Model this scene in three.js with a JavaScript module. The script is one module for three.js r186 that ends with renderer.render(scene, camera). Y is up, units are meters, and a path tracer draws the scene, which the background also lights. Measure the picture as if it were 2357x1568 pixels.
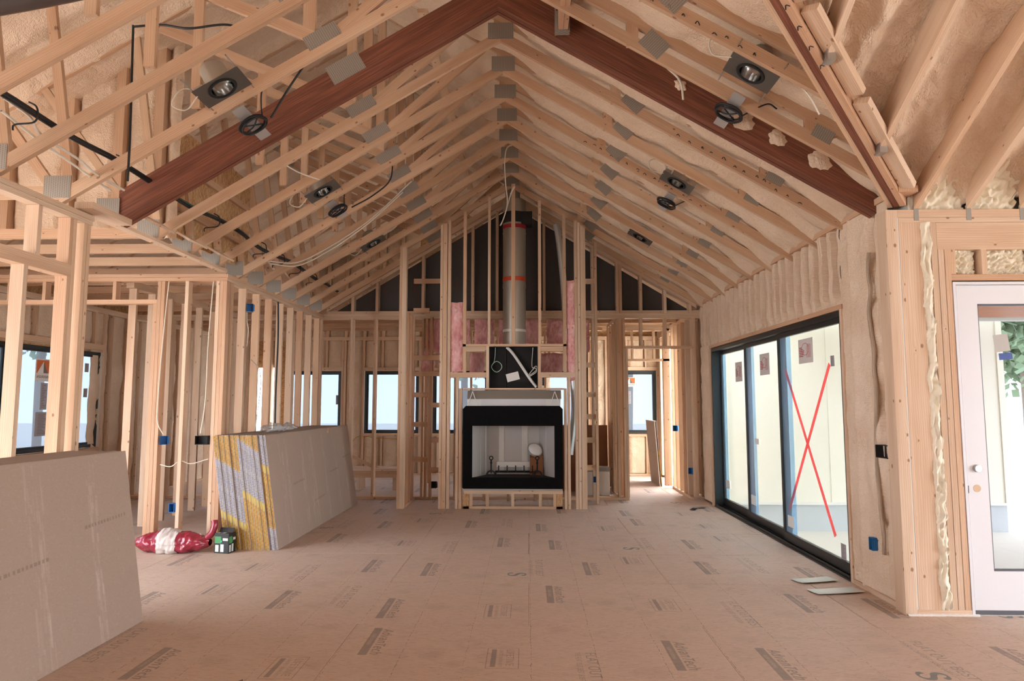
import * as THREE from 'three';
import { ImprovedNoise } from 'three/addons/math/ImprovedNoise.js';
import { mergeGeometries } from 'three/addons/utils/BufferGeometryUtils.js';
import { RoundedBoxGeometry } from 'three/addons/geometries/RoundedBoxGeometry.js';

// ---------------------------------------------------------------- camera, sky, exposure
const W = 2357, H = 1568;
const renderer = new THREE.WebGLRenderer({ antialias: true });
renderer.toneMapping = THREE.LinearToneMapping;
renderer.toneMappingExposure = 2.32;
renderer.shadowMap.enabled = true;
const scene = new THREE.Scene();
const focal = 1560;
const camera = new THREE.PerspectiveCamera(2 * Math.atan(H / 2 / focal) * 180 / Math.PI, W / H, 0.05, 200);
camera.rotation.order = 'YXZ';
camera.position.set(0, 1.53, 0);
camera.rotation.set(THREE.MathUtils.degToRad(5.274), THREE.MathUtils.degToRad(1.371), 0);
scene.background = new THREE.Color().setRGB(5.0, 5.35, 5.9);   // even overcast sky

// ---------------------------------------------------------------- helpers
const V = (x, y, z) => new THREE.Vector3(x, y, z);
let seed = 12345;
function rnd() { seed = (seed + 0x6D2B79F5) | 0; let t = Math.imul(seed ^ (seed >>> 15), 1 | seed); t = (t + Math.imul(t ^ (t >>> 7), 61 | t)) ^ t; return ((t ^ (t >>> 14)) >>> 0) / 4294967296; }
const rr = (a, b) => a + (b - a) * rnd();
const pick = (a) => a[Math.floor(rnd() * a.length)];
const lerp = (a, b, t) => a + (b - a) * t;
const clamp = (x, a = 0, b = 1) => Math.min(b, Math.max(a, x));
const smooth = (a, b, x) => { const t = clamp((x - a) / (b - a)); return t * t * (3 - 2 * t); };
const noise = new ImprovedNoise();
const N3 = (x, y, z) => noise.noise(x, y, z);
const fbm3 = (x, y, z, o = 4) => { let s = 0, a = 0.5; for (let i = 0; i < o; i++) { s += a * N3(x, y, z); x *= 2.03; y *= 2.03; z *= 2.03; a *= 0.5; } return s; };
const used = {};
function numbered(n) { used[n] = (used[n] ?? -1) + 1; return used[n] ? n + '_' + String(used[n]).padStart(3, '0') : n; }
function add(o, parent) { (parent ?? scene).add(o); o.castShadow = o.receiveShadow = true; return o; }
function tag(o, label, category, group) { o.userData.label = label; o.userData.category = category; if (group) o.userData.group = group; return o; }
function thing(name, label, category, group, pos = [0, 0, 0]) { const g = new THREE.Group(); g.name = numbered(name); g.position.set(...pos); scene.add(g); return tag(g, label, category, group); }
function structure(name, label) { const g = new THREE.Group(); g.name = numbered(name); scene.add(g); g.userData.kind = 'structure'; if (label) { g.userData.label = label; } return g; }
function mesh(name, geo, mat, parent) { const m = new THREE.Mesh(geo, mat); m.name = parent ? name : numbered(name); return add(m, parent); }

// prism: planar polygon swept by a vector; uv runs along the grain g, in texture sizes (su across, sv along)
function prismGeo(poly, ext, g, su = 0.36, sv = 2.4) {
  const pos = [], nor = [], uv = [], ou = rnd(), ov = rnd();
  const n0 = new THREE.Vector3().crossVectors(poly[1].clone().sub(poly[0]), poly[2].clone().sub(poly[0])).normalize();
  if (n0.dot(ext) > 0) poly = poly.slice().reverse();
  const top = poly.map((p) => p.clone().add(ext));
  const face = (ps) => {
    const n = new THREE.Vector3().crossVectors(ps[1].clone().sub(ps[0]), ps[2].clone().sub(ps[0])).normalize();
    let t = new THREE.Vector3().crossVectors(n, g), gg = g;
    if (t.length() < 0.1) { gg = Math.abs(n.y) < 0.9 ? V(0, 1, 0) : V(1, 0, 0); t = new THREE.Vector3().crossVectors(n, gg); }
    const uvs = ps.map((p) => gg === g ? [p.dot(t) / su + ou, p.dot(g) / sv + ov] : [p.dot(t) / su + ou, p.dot(gg) / su * 0.3 + ov]);
    for (let i = 1; i < ps.length - 1; i++) for (const k of [0, i, i + 1]) { pos.push(ps[k].x, ps[k].y, ps[k].z); nor.push(n.x, n.y, n.z); uv.push(...uvs[k]); }
  };
  face(poly); face(top.slice().reverse());
  for (let i = 0; i < poly.length; i++) { const j = (i + 1) % poly.length; face([poly[j], poly[i], top[i], top[j]]); }
  const geo = new THREE.BufferGeometry();
  geo.setAttribute('position', new THREE.Float32BufferAttribute(pos, 3));
  geo.setAttribute('normal', new THREE.Float32BufferAttribute(nor, 3));
  geo.setAttribute('uv', new THREE.Float32BufferAttribute(uv, 2));
  return geo;
}
function boxGeo(x0, x1, y0, y1, z0, z1, su, sv, grain) {
  const dx = Math.abs(x1 - x0), dy = Math.abs(y1 - y0), dz = Math.abs(z1 - z0);
  const g = grain ?? (dx >= dy && dx >= dz ? V(1, 0, 0) : dy >= dz ? V(0, 1, 0) : V(0, 0, 1));
  return prismGeo([V(x0, y0, z0), V(x1, y0, z0), V(x1, y1, z0), V(x0, y1, z0)], V(0, 0, z1 - z0), g, su, sv);
}
const box = (name, x0, x1, y0, y1, z0, z1, mat, parent, su, sv) => mesh(name, boxGeo(x0, x1, y0, y1, z0, z1, su, sv), mat, parent);
// straight stick from a to b, w across (side), d along the "up" side
function stickGeo(a, b, w, d, up = V(0, 1, 0), su, sv) {
  const g = b.clone().sub(a), L = g.length(); g.normalize();
  const s = new THREE.Vector3().crossVectors(g, up).normalize(), u = new THREE.Vector3().crossVectors(s, g).normalize();
  const q = (i, j) => a.clone().addScaledVector(s, i * w / 2).addScaledVector(u, j * d / 2);
  return prismGeo([q(-1, -1), q(1, -1), q(1, 1), q(-1, 1)], g.clone().multiplyScalar(L), g, su, sv);
}
const stick = (name, a, b, w, d, mat, parent, up, su, sv) => mesh(name, stickGeo(a, b, w, d, up, su, sv), mat, parent);
// member lying in a plane z = const, given its polygon in x, y
const flat = (name, pts, z0, z1, mat, parent, g) => mesh(name, prismGeo(pts.map((p) => V(p[0], p[1], z0)), V(0, 0, z1 - z0), g ?? V(pts[1][0] - pts[0][0], pts[1][1] - pts[0][1], 0).normalize()), mat, parent);
function member(name, A, B, d, z0, z1, mat, parent) {
  const g = V(B[0] - A[0], B[1] - A[1], 0).normalize(), nx = -g.y * d / 2, ny = g.x * d / 2;
  return flat(name, [[A[0] - nx, A[1] - ny], [B[0] - nx, B[1] - ny], [B[0] + nx, B[1] + ny], [A[0] + nx, A[1] + ny]], z0, z1, mat, parent, g);
}
function tubeGeo(pts, r, seg = 6, n) { const c = new THREE.CatmullRomCurve3(pts.map((p) => p.isVector3 ? p : V(...p))); return new THREE.TubeGeometry(c, n ?? Math.max(8, pts.length * 6), r, seg, false); }
const tube = (name, pts, r, mat, parent, seg, n) => mesh(name, tubeGeo(pts, r, seg, n), mat, parent);
// surface grid: f(s, t) -> [x, y, z]; uv in metres divided by size
function sheetGeo(f, ns, nt, uvf) {
  const pos = [], uv = [], idx = [];
  for (let j = 0; j <= nt; j++) for (let i = 0; i <= ns; i++) { const s = i / ns, t = j / nt, p = f(s, t); pos.push(...p); const q = uvf ? uvf(s, t, p) : [p[0], p[2]]; uv.push(...q); }
  for (let j = 0; j < nt; j++) for (let i = 0; i < ns; i++) { const a = j * (ns + 1) + i, b = a + 1, c = a + ns + 1, d = c + 1; idx.push(a, b, d, a, d, c); }
  const g = new THREE.BufferGeometry();
  g.setAttribute('position', new THREE.Float32BufferAttribute(pos, 3)); g.setAttribute('uv', new THREE.Float32BufferAttribute(uv, 2)); g.setIndex(idx); g.computeVertexNormals();
  return g;
}

const ordinal = (i) => ['first', 'second', 'third', 'fourth', 'fifth', 'sixth', 'seventh', 'eighth', 'ninth', 'tenth', 'eleventh', 'twelfth', 'thirteenth', 'fourteenth', 'fifteenth', 'sixteenth', 'seventeenth', 'eighteenth', 'nineteenth', 'twentieth'][i];

// ---------------------------------------------------------------- textures
const hash = (x, y, s) => { let h = Math.imul(x | 0, 374761393) ^ Math.imul(y | 0, 668265263) ^ Math.imul(s | 0, 1274126177); h = Math.imul(h ^ (h >>> 13), 1103515245); return ((h ^ (h >>> 16)) >>> 0) / 4294967296; };
function pn(x, y, px, py, s) { // periodic value noise, periods px, py in cells
  const xi = Math.floor(x), yi = Math.floor(y), fx = x - xi, fy = y - yi, u = fx * fx * (3 - 2 * fx), v = fy * fy * (3 - 2 * fy);
  const m = (a, p) => ((a % p) + p) % p, x0 = m(xi, px), x1 = m(xi + 1, px), y0 = m(yi, py), y1 = m(yi + 1, py);
  return lerp(lerp(hash(x0, y0, s), hash(x1, y0, s), u), lerp(hash(x0, y1, s), hash(x1, y1, s), u), v);
}
const pf = (u, v, cu, cv, s, o = 4) => { let t = 0, a = 0.5, n = 0; for (let i = 0; i < o; i++) { t += a * pn(u * cu, v * cv, cu, cv, s + i); n += a; cu *= 2; cv *= 2; a *= 0.5; } return t / n; };
function dataTex(w, h, fn, srgb = true) {
  const d = new Uint8Array(w * h * 4);
  for (let y = 0; y < h; y++) for (let x = 0; x < w; x++) { const c = fn(x / w, y / h), k = (y * w + x) * 4; d[k] = clamp(c[0], 0, 255); d[k + 1] = clamp(c[1], 0, 255); d[k + 2] = clamp(c[2], 0, 255); d[k + 3] = 255; }
  const t = new THREE.DataTexture(d, w, h); t.wrapS = t.wrapT = THREE.RepeatWrapping; t.magFilter = THREE.LinearFilter; t.minFilter = THREE.LinearMipmapLinearFilter; t.generateMipmaps = true;
  if (srgb) t.colorSpace = THREE.SRGBColorSpace; t.needsUpdate = true; return t;
}
function canvasTex(w, h, draw, repeat = false) {
  const c = document.createElement('canvas'); c.width = w; c.height = h; draw(c.getContext('2d'), w, h);
  const t = new THREE.CanvasTexture(c); t.colorSpace = THREE.SRGBColorSpace; if (repeat) t.wrapS = t.wrapT = THREE.RepeatWrapping; return t;
}
const mix3 = (a, b, t) => [lerp(a[0], b[0], t), lerp(a[1], b[1], t), lerp(a[2], b[2], t)];

// softwood, 0.36 m across, 2.4 m along
const knots = []; for (let i = 0; i < 11; i++) knots.push([rnd(), rnd(), rr(0.004, 0.011)]);
const woodTex = dataTex(512, 1024, (u, v) => {
  let bend = 0, kn = 0;
  for (const [ku, kv, r] of knots) {
    let du = u - ku, dv = v - kv; du -= Math.round(du); dv -= Math.round(dv);
    const d = Math.hypot(du * 0.36 / r, dv * 2.4 / (r * 1.5));
    if (d < 6) bend += Math.exp(-d * 0.6) * 2.2; kn = Math.max(kn, 1 - smooth(0.6, 1.25, d));
  }
  const ring = u * 26 + pf(u, v, 3, 2, 11, 3) * 5 + bend, s = Math.pow(0.5 + 0.5 * Math.sin(ring * 6.283), 1.6);
  const fine = pn(u * 170, v * 12, 170, 12, 31), low = pf(u, v, 4, 3, 41, 3);
  let c = mix3([229, 203, 176], [196, 158, 127], clamp(0.26 * s + 0.3 * (fine - 0.5) + 1.0 * (low - 0.28)));
  return mix3(c, [128, 88, 62], kn * 0.65);
});
const woodBump = dataTex(256, 512, (u, v) => { const f = pn(u * 120, v * 10, 120, 10, 31) * 255; return [f, f, f]; }, false);
// laminated strand beam
const strandTex = dataTex(512, 1024, (u, v) => {
  const f = pf(u, v, 40, 8, 71, 3), s = pn(u * 90, v * 14, 90, 14, 75), l = pf(u, v, 3, 3, 77, 2);
  return mix3([148, 90, 66], [94, 52, 38], clamp(f * 1.1 - 0.1 + 0.5 * (s - 0.5) + 0.5 * (l - 0.5)));
});
// sprayed foam, 1 m
const foamH = (u, v) => { let s = 0, a = 1, c = 7, n = 0; for (let i = 0; i < 5; i++) { s += a * (1 - Math.abs(2 * pn(u * c, v * c, c, c, 90 + i) - 1)); n += a; a *= 0.55; c *= 2; } return s / n; };
const foamTex = dataTex(512, 512, (u, v) => { const l = pf(u, v, 4, 4, 197, 4), g = pn(u * 200, v * 200, 200, 200, 99); return mix3([218, 189, 160], [237, 214, 190], clamp(0.5 + 1.1 * (l - 0.5) + 0.25 * (g - 0.5))); });
const foamBump = dataTex(512, 512, (u, v) => { const h = foamH(u, v) * 215 + 40 * pn(u * 170, v * 170, 170, 170, 98); return [h, h, h]; }, false);
// strand board (roof deck), 1.2 m
const osbTex = canvasTex(1024, 1024, (c, w, h) => {
  c.fillStyle = '#c79c6c'; c.fillRect(0, 0, w, h);
  for (let i = 0; i < 5200; i++) {
    const x = rnd() * w, y = rnd() * h, l = rr(30, 110), b = rr(5, 16), k = rnd();
    c.save(); c.translate(x, y); c.rotate(rr(-0.9, 0.9)); c.fillStyle = k < 0.3 ? 'rgba(150,104,66,.35)' : k < 0.75 ? 'rgba(216,178,132,.4)' : 'rgba(190,140,95,.45)'; c.fillRect(-l / 2, -b / 2, l, b); c.restore();
  }
}, true);
const galvTex = canvasTex(256, 256, (c, w, h) => {
  c.fillStyle = '#a39c92'; c.fillRect(0, 0, w, h);
  for (let y = 0; y < 16; y++) for (let x = 0; x < 12; x++) { c.fillStyle = 'rgba(60,54,48,.65)'; c.fillRect(x * 21.3 + 8, y * 16 + (x % 2) * 8, 5, 9); c.fillStyle = 'rgba(205,200,192,.6)'; c.fillRect(x * 21.3 + 13, y * 16 + (x % 2) * 8, 3, 9); }
}, true);
const fluff = dataTex(512, 512, (u, v) => { const f = pf(u, v, 6, 4, 121, 5), g = pn(u * 60, v * 18, 60, 18, 127); return mix3([222, 150, 150], [255, 212, 206], clamp(f * 1.5 - 0.3 + 0.35 * (g - 0.5))); });
const fluffBump = dataTex(256, 256, (u, v) => { const f = pf(u, v, 8, 6, 121, 5) * 255; return [f, f, f]; }, false);
const blackBoardTex = canvasTex(1024, 1024, (c, w, h) => {
  c.fillStyle = '#4a4644'; c.fillRect(0, 0, w, h);
  for (let i = 0; i < 9000; i++) { c.fillStyle = rnd() < 0.5 ? 'rgba(78,74,70,.35)' : 'rgba(28,26,26,.4)'; c.fillRect(rnd() * w, rnd() * h, rr(1, 5), rr(1, 5)); }
  for (let k = 0; k < 5; k++) { c.save(); c.translate(120 + k * 200, 160 + (k % 3) * 230); c.rotate(Math.PI / 2); c.fillStyle = 'rgba(120,62,58,.55)'; for (let i = 0; i < 9; i++) c.fillRect(i * 26, 0, rr(10, 20), 26); c.fillStyle = 'rgba(120,62,58,.4)'; for (let i = 0; i < 14; i++) c.fillRect(i * 15, 44, rr(6, 11), 9); c.restore(); }
}, true);

// ---------------------------------------------------------------- materials
const std = (color, roughness = 0.8, o = {}) => new THREE.MeshStandardMaterial({ color, roughness, ...o });
const phys = (color, roughness, o = {}) => new THREE.MeshPhysicalMaterial({ color, roughness, ...o });
const tint = (r, g, b) => new THREE.Color().setRGB(r, g, b);
const woods = [[1, 1, 1], [0.92, 0.9, 0.88], [1.0, 0.93, 0.86], [0.86, 0.82, 0.78], [0.96, 0.88, 0.82], [1.0, 0.97, 0.95]].map((t) => std(tint(...t), 0.78, { map: woodTex, bumpMap: woodBump, bumpScale: 0.0004 }));
const redWoods = [[0.86, 0.72, 0.64], [0.8, 0.68, 0.6], [0.9, 0.78, 0.7]].map((t) => std(tint(...t), 0.78, { map: woodTex, bumpMap: woodBump, bumpScale: 0.0006 }));
const trussWoods = [[0.86, 0.78, 0.71], [0.8, 0.71, 0.64], [0.92, 0.83, 0.76], [0.84, 0.73, 0.65]].map((t) => std(tint(...t), 0.78, { map: woodTex }));
const tw = () => pick(trussWoods), wood = () => pick(woods), redWood = () => pick(redWoods);
const M = {
  lvl: std(0xffffff, 0.7, { map: strandTex }),
  foam: std(0xffffff, 0.9, { map: foamTex, bumpMap: foamBump, bumpScale: 0.022 }),
  foamRough: std(0xffffff, 0.85, { map: foamTex, bumpMap: foamBump, bumpScale: 0.03 }), foamFresh: std(0xffffff, 0.8, { map: dataTex(256, 256, (u, v) => mix3([238, 225, 198], [247, 238, 219], pf(u, v, 4, 4, 211, 4))) }),
  osb: std(0xffffff, 0.85, { map: osbTex }),
  galv: std(0xffffff, 0.5, { map: galvTex, metalness: 0.35 }),
  steel: std(0xb6b4b0, 0.35, { metalness: 0.8 }),
  flue: std(0xb0aa9e, 0.42, { metalness: 0.6 }), foil: std(0xd6d4d0, 0.38, { metalness: 0.45 }),
  mirror: std(0xd8d8d6, 0.12, { metalness: 1 }),
  black: std(0x1a1a1a, 0.85),
  blackMatte: std(0x222020, 0.75),
  frame: std(0x1d2122, 0.42),
  blackBoard: std(0xffffff, 0.8, { map: blackBoardTex }),
  pink: std(0xffffff, 1, { map: fluff, bumpMap: fluffBump, bumpScale: 0.03 }),
  blueBox: std(0x1c6aa8, 0.5), white: std(0xe8e6e2, 0.6), offWhite: std(0xdedad2, 0.7),
  cableWhite: std(0xddd2c0, 0.6), cableBlack: std(0x17181a, 0.5), cableGreen: std(0x1f7a70, 0.5), cableYellow: std(0xc9a24a, 0.6),
  paper: std(0xb09682, 0.9), gypsum: std(0xdcd8d0, 0.9),
  film: phys(0x5d656f, 0.45, { transmission: 0.7, thickness: 0 }),
  filmSlider: phys(0x9ea6a4, 0.2, { transmission: 1, thickness: 0 }),
  blueFilm: phys(0xb0daff, 0.3, { transmission: 0.95, thickness: 0 }),
  glass: phys(0x868a8c, 0.02, { transmission: 1, thickness: 0 }),
  siding: std(0xefe9da, 0.8), concrete: std(0xc6cace, 0.9), ground: std(0xd8d2c8, 0.95),
  redTape: phys(0xff8886, 0.9, { transmission: 0.7, thickness: 0 }), plastic: phys(0xf0f0f0, 0.25, { transmission: 0.55, thickness: 0 }),
};
// ================================================================ THE SHELL
const XL = -6.45, XR = 2.77, ZB = -14.6, ZD = -5.13, XE = 7.2, ZS = 4.6;
const ceilY = (x) => 4.845 - 0.59 * Math.abs(x + 0.25);            // underside of the sloped truss chords
const roofY = (x) => 6.2 - 0.59 * Math.abs(x + 1.86);              // underside of the main roof deck
const crossY = (z) => 3.468 + 0.59 * (z + 5.13);                   // underside of the cross-gable deck

// ---- floor panels with stamped print
function floorTex(variant) {
  return canvasTex(1536, 716, (c, w, h) => {
    c.fillStyle = '#d0b9a8'; c.fillRect(0, 0, w, h);
    for (let i = 0; i < 9000; i++) { const k = rnd(), l = rr(6, 46), b = rr(1.5, 5); c.save(); c.translate(rnd() * w, rnd() * h); c.rotate(rr(-0.5, 0.5)); c.fillStyle = k < 0.35 ? 'rgba(168,140,118,.22)' : k < 0.8 ? 'rgba(226,202,180,.22)' : 'rgba(200,172,150,.3)'; c.fillRect(-l / 2, -b / 2, l, b); c.restore(); }
    for (let i = 0; i < 420; i++) { const l = rr(3, 20); c.save(); c.translate(rnd() * w, rnd() * h); c.rotate(rr(-0.4, 0.4)); c.fillStyle = 'rgba(88,66,54,' + rr(0.15, 0.5) + ')'; c.fillRect(-l / 2, 0, l, rr(0.8, 2.2)); c.restore(); }
    for (let i = 0; i < 60; i++) { c.fillStyle = 'rgba(240,228,210,.6)'; c.fillRect(rnd() * w, rnd() * h, rr(1, 4), rr(1, 4)); }
    for (let i = 0; i < 26; i++) { const x = rnd() * w, y = rnd() * h, r = rr(20, 90), g = c.createRadialGradient(x, y, 0, x, y, r); const a = rr(0.04, 0.12); g.addColorStop(0, rnd() < 0.5 ? `rgba(120,96,84,${a})` : `rgba(230,210,190,${a})`); g.addColorStop(1, 'rgba(0,0,0,0)'); c.fillStyle = g; c.fillRect(x - r, y - r, 2 * r, 2 * r); }
    const ink = 'rgba(88,82,80,.4)';
    const S = w / 2.38;                                           // pixels per metre
    const at = (x, z, f) => { c.save(); c.translate(x * S, z * S); c.rotate(Math.PI / 2); f(); c.restore(); };
    const logo = () => { c.fillStyle = ink; c.font = 'italic bold 62px sans-serif'; c.fillText('AdvanTech', 0, -34, 300); c.fillRect(-14, -24, 320, 36); c.fillStyle = 'rgba(210,184,164,.8)'; c.font = '20px sans-serif'; c.fillText('SUBFLOORING', 60, 2); };
    const flat = () => { c.fillStyle = ink; c.font = '60px sans-serif'; c.fillText('FLAT OUT BEST', 0, -36, 400); c.font = '30px sans-serif'; c.fillText('THE FLAT OUT BEST SUBFLOOR', 0, 6, 340); };
    const life = () => { c.strokeStyle = ink; c.lineWidth = 3; c.strokeRect(0, -96, 210, 124); c.fillStyle = ink; c.font = '42px sans-serif'; c.fillText('LIFETIME', 14, -48, 182); c.font = '20px sans-serif'; c.fillText('LIMITED WARRANTY', 14, -20, 180); c.fillRect(14, -8, 182, 20); };
    const swoosh = () => { c.fillStyle = 'rgba(78,96,104,.6)'; c.font = 'bold 150px serif'; c.fillText('S', 0, 0); };
    const dash = (x) => { c.fillStyle = 'rgba(80,62,52,.55)'; for (let y = 0; y < h; y += rr(14, 40)) c.fillRect(x * S + rr(-2, 2), y, rr(1, 2.4), rr(5, 26)); };
    for (let k = 0; k < 6; k++) dash(k * 0.397 + 0.01);
    c.fillStyle = 'rgba(80,62,52,.4)'; for (let x = 0; x < w; x += rr(20, 60)) { c.fillRect(x, rr(6, 12), rr(4, 16), 2); c.fillRect(x, h - rr(6, 14), rr(4, 16), 2); }
    if (variant === 0) { at(0.16, 0.1, logo); at(0.98, 0.44, life); at(1.48, 0.5, flat); at(2.06, 0.3, logo); }
    if (variant === 1) { at(0.42, 0.3, logo); at(0.86, 0.12, flat); at(1.3, 0.5, logo); at(2.1, 0.62, life); }
    if (variant === 2) { at(0.24, 0.42, logo); at(1.2, 0.25, flat); at(1.72, 0.36, logo); at(2.14, 0.1, life); at(1.0, 0.75, swoosh); }
  });
}
const floorMats = [0, 1, 2].map((k) => std(0xffffff, 0.58, { map: floorTex(k) }));
const floor = structure('floor', 'tan strand board subfloor panels with stamped dark print');
box('subfloor', XL - 0.15, XR + 0.17, -0.34, -0.021, ZB - 0.2, ZS + 0.15, M.osb, floor);
box('subfloor', XR + 0.17, XE + 0.15, -0.34, -0.021, ZD - 0.14, ZS + 0.15, M.osb, floor);
{
  const PW = 2.38, PD = 1.11;
  const place = (x0, x1, z0, z1, cx0, cz0, k) => {
    const w = x1 - x0 - 0.003, d = z1 - z0 - 0.003; if (w < 0.02 || d < 0.02) return;
    const g = new THREE.BoxGeometry(w, 0.02, d), uv = g.attributes.uv, p = g.attributes.position, n = g.attributes.normal;
    const mx = (x0 + x1) / 2, mz = (z0 + z1) / 2;
    for (let i = 0; i < uv.count; i++) if (n.getY(i) > 0.5) uv.setXY(i, (p.getX(i) + mx - cx0) / PW, 1 - (p.getZ(i) + mz - cz0) / PD);
    const m = mesh('panel', g, floorMats[k], floor); m.position.set(mx, -0.01 + rr(-0.0008, 0.0008), mz);
  };
  for (let r = -8; r < 10; r++) {
    const z0 = -5.952 + r * PD, z1 = z0 + PD; if (z1 < ZB - 0.15 || z0 > ZS) continue;
    const shift = (((r % 2) + 2) % 2) * 1.19;
    for (let k = -4; k < 4; k++) {
      const x0 = shift + k * PW, x1 = x0 + PW, v = (((k * 2 + r * 5) % 3) + 3) % 3;
      const cz0 = Math.max(z0, ZB - 0.15), cz1 = Math.min(z1, ZS), cx0 = Math.max(x0, XL - 0.14), cx1 = Math.min(x1, XE + 0.1);
      if (cx1 <= cx0) continue;
      if (cz0 >= ZD - 0.02) place(cx0, cx1, cz0, cz1, x0, z0, v);
      else {
        if (cx0 < XR + 0.15) place(cx0, Math.min(cx1, XR + 0.15), cz0, cz1, x0, z0, v);
        if (cz1 > ZD - 0.12 && cx1 > XR + 0.15) place(Math.max(cx0, XR + 0.15), cx1, ZD - 0.12, cz1, x0, z0, v);
      }
    }
  }
}

// ---- ground outside
const ground = mesh('ground', boxGeo(-60, 60, -1.2, -0.57, -70, 40, 1, 1), M.ground); ground.userData.kind = 'structure';

// ---- helpers for walls
function rectsAround(a0, a1, b0, b1, holes) { // split a rectangle round its openings, along a
  const cuts = [...new Set([a0, a1, ...holes.flatMap((h) => [h[0], h[1]])])].filter((v) => v >= a0 && v <= a1).sort((p, q) => p - q), out = [];
  for (let i = 0; i < cuts.length - 1; i++) {
    const m = (cuts[i] + cuts[i + 1]) / 2, hs = holes.filter((h) => h[0] < m && h[1] > m).sort((p, q) => p[2] - q[2]); let b = b0;
    for (const h of hs) { if (h[2] > b) out.push([cuts[i], cuts[i + 1], b, h[2]]); b = h[3]; }
    if (b < b1) out.push([cuts[i], cuts[i + 1], b, b1]);
  }
  return out;
}
const skinX = (wall, x0, x1, z0, z1, y0, y1, holes, mat) => mesh('sheathing', mergeGeometries(rectsAround(z0, z1, y0, y1, holes).map(([a, b, c, d]) => boxGeo(x0, x1, c, d, a, b, 1.2, 1.2))), mat, wall);
const skinZ = (wall, z0, z1, x0, x1, y0, y1, holes, mat) => mesh('sheathing', mergeGeometries(rectsAround(x0, x1, y0, y1, holes).map(([a, b, c, d]) => boxGeo(a, b, c, d, z0, z1, 1.2, 1.2))), mat, wall);
// foam between studs on a wall facing +x (nx = 1), -x (nx = -1) or +z: a grid with lumps
function foamX(wall, x, nx, z0, z1, y0, y1, o = {}) {
  const amp = o.amp ?? 0.02, s = nx * 1;
  const g = sheetGeo((a, b) => {
    const z = lerp(z0, z1, s > 0 ? 1 - a : a), y = lerp(y0, y1, b), e = Math.min(a, 1 - a) * Math.abs(z1 - z0), dip = smooth(0, 0.05, e);
    return [x - s * (o.back ?? 0.05) * (1 - dip) * 0.9 + s * (fbm3(z * 4, y * 3, x, 4) * amp * 2.2), y, z];
  }, Math.max(6, Math.round(Math.abs(z1 - z0) / 0.045)), Math.max(6, Math.round((y1 - y0) / 0.05)), (a, b, p) => [p[2], p[1]]);
  return mesh('foam_insulation', g, o.mat ?? M.foam, wall);
}
function foamZ(wall, z, x0, x1, y0, y1, o = {}) {
  const amp = o.amp ?? 0.02;
  const g = sheetGeo((a, b) => {
    const x = lerp(x0, x1, a), y = lerp(y0, typeof y1 === 'function' ? y1(x) : y1, b), e = Math.min(a, 1 - a) * Math.abs(x1 - x0), dip = smooth(0, 0.05, e);
    return [x, y, z - (o.back ?? 0.05) * (1 - dip) * 0.9 + fbm3(x * 4, y * 3, z, 4) * amp * 2.2];
  }, Math.max(6, Math.round(Math.abs(x1 - x0) / 0.045)), Math.max(6, Math.round(((typeof y1 === 'function' ? y1((x0 + x1) / 2) : y1) - y0) / 0.05)), (a, b, p) => [p[0], p[1]]);
  return mesh('foam_insulation', g, o.mat ?? M.foam, wall);
}
const PLATE = 2.965;

// ---- exterior wall on the left, with its pair of windows
const wallLeft = structure('wall_left', 'foam filled exterior stud wall with black framed windows');
const leftHoles = [[-10.1, -8.42, 0.88, 2.29], [-8.3, -6.6, 0.88, 2.29], [-6.3, 1.5, 0.02, 2.8]];
skinX(wallLeft, XL - 0.18, XL - 0.14, ZB - 0.2, ZS + 0.15, -0.3, 3.5, leftHoles, M.osb);
for (let z = ZB + 0.2; z < -5; z += 0.406) {
  const inWin = leftHoles.some((h) => z > h[0] - 0.06 && z < h[1] + 0.06);
  if (inWin) { box('cripple_stud', XL - 0.14, XL, 0.04, 0.84, z, z + 0.038, wood(), wallLeft); box('cripple_stud', XL - 0.14, XL, 2.4, PLATE - 0.08, z, z + 0.038, wood(), wallLeft); }
  else box('stud', XL - 0.14, XL, 0.04, PLATE - 0.08, z, z + 0.038, wood(), wallLeft);
  if (inWin) { foamX(wallLeft, XL - 0.03, 1, z + 0.04, z + 0.404, 2.42, 2.88); foamX(wallLeft, XL - 0.03, 1, z + 0.04, z + 0.404, 0.06, 0.8); }
  else foamX(wallLeft, XL - 0.03, 1, z + 0.04, z + 0.404, 0.04, 2.88);
}
for (const z of [-10.18, -10.14, -6.56]) box('stud', XL - 0.14, XL + 0.002, 0.04, PLATE - 0.08, z, z + 0.038, wood(), wallLeft);
box('header', XL - 0.14, XL + 0.004, 2.33, 2.41, -10.14, -6.5, wood(), wallLeft);
box('window_sill_plate', XL - 0.14, XL + 0.004, 0.82, 0.87, -10.14, -6.5, wood(), wallLeft);
box('top_plate', XL - 0.14, XL, PLATE - 0.08, PLATE, ZB, 0, wood(), wallLeft);
box('bottom_plate', XL - 0.14, XL + 0.003, 0.001, 0.04, ZB, 0, wood(), wallLeft);

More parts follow.
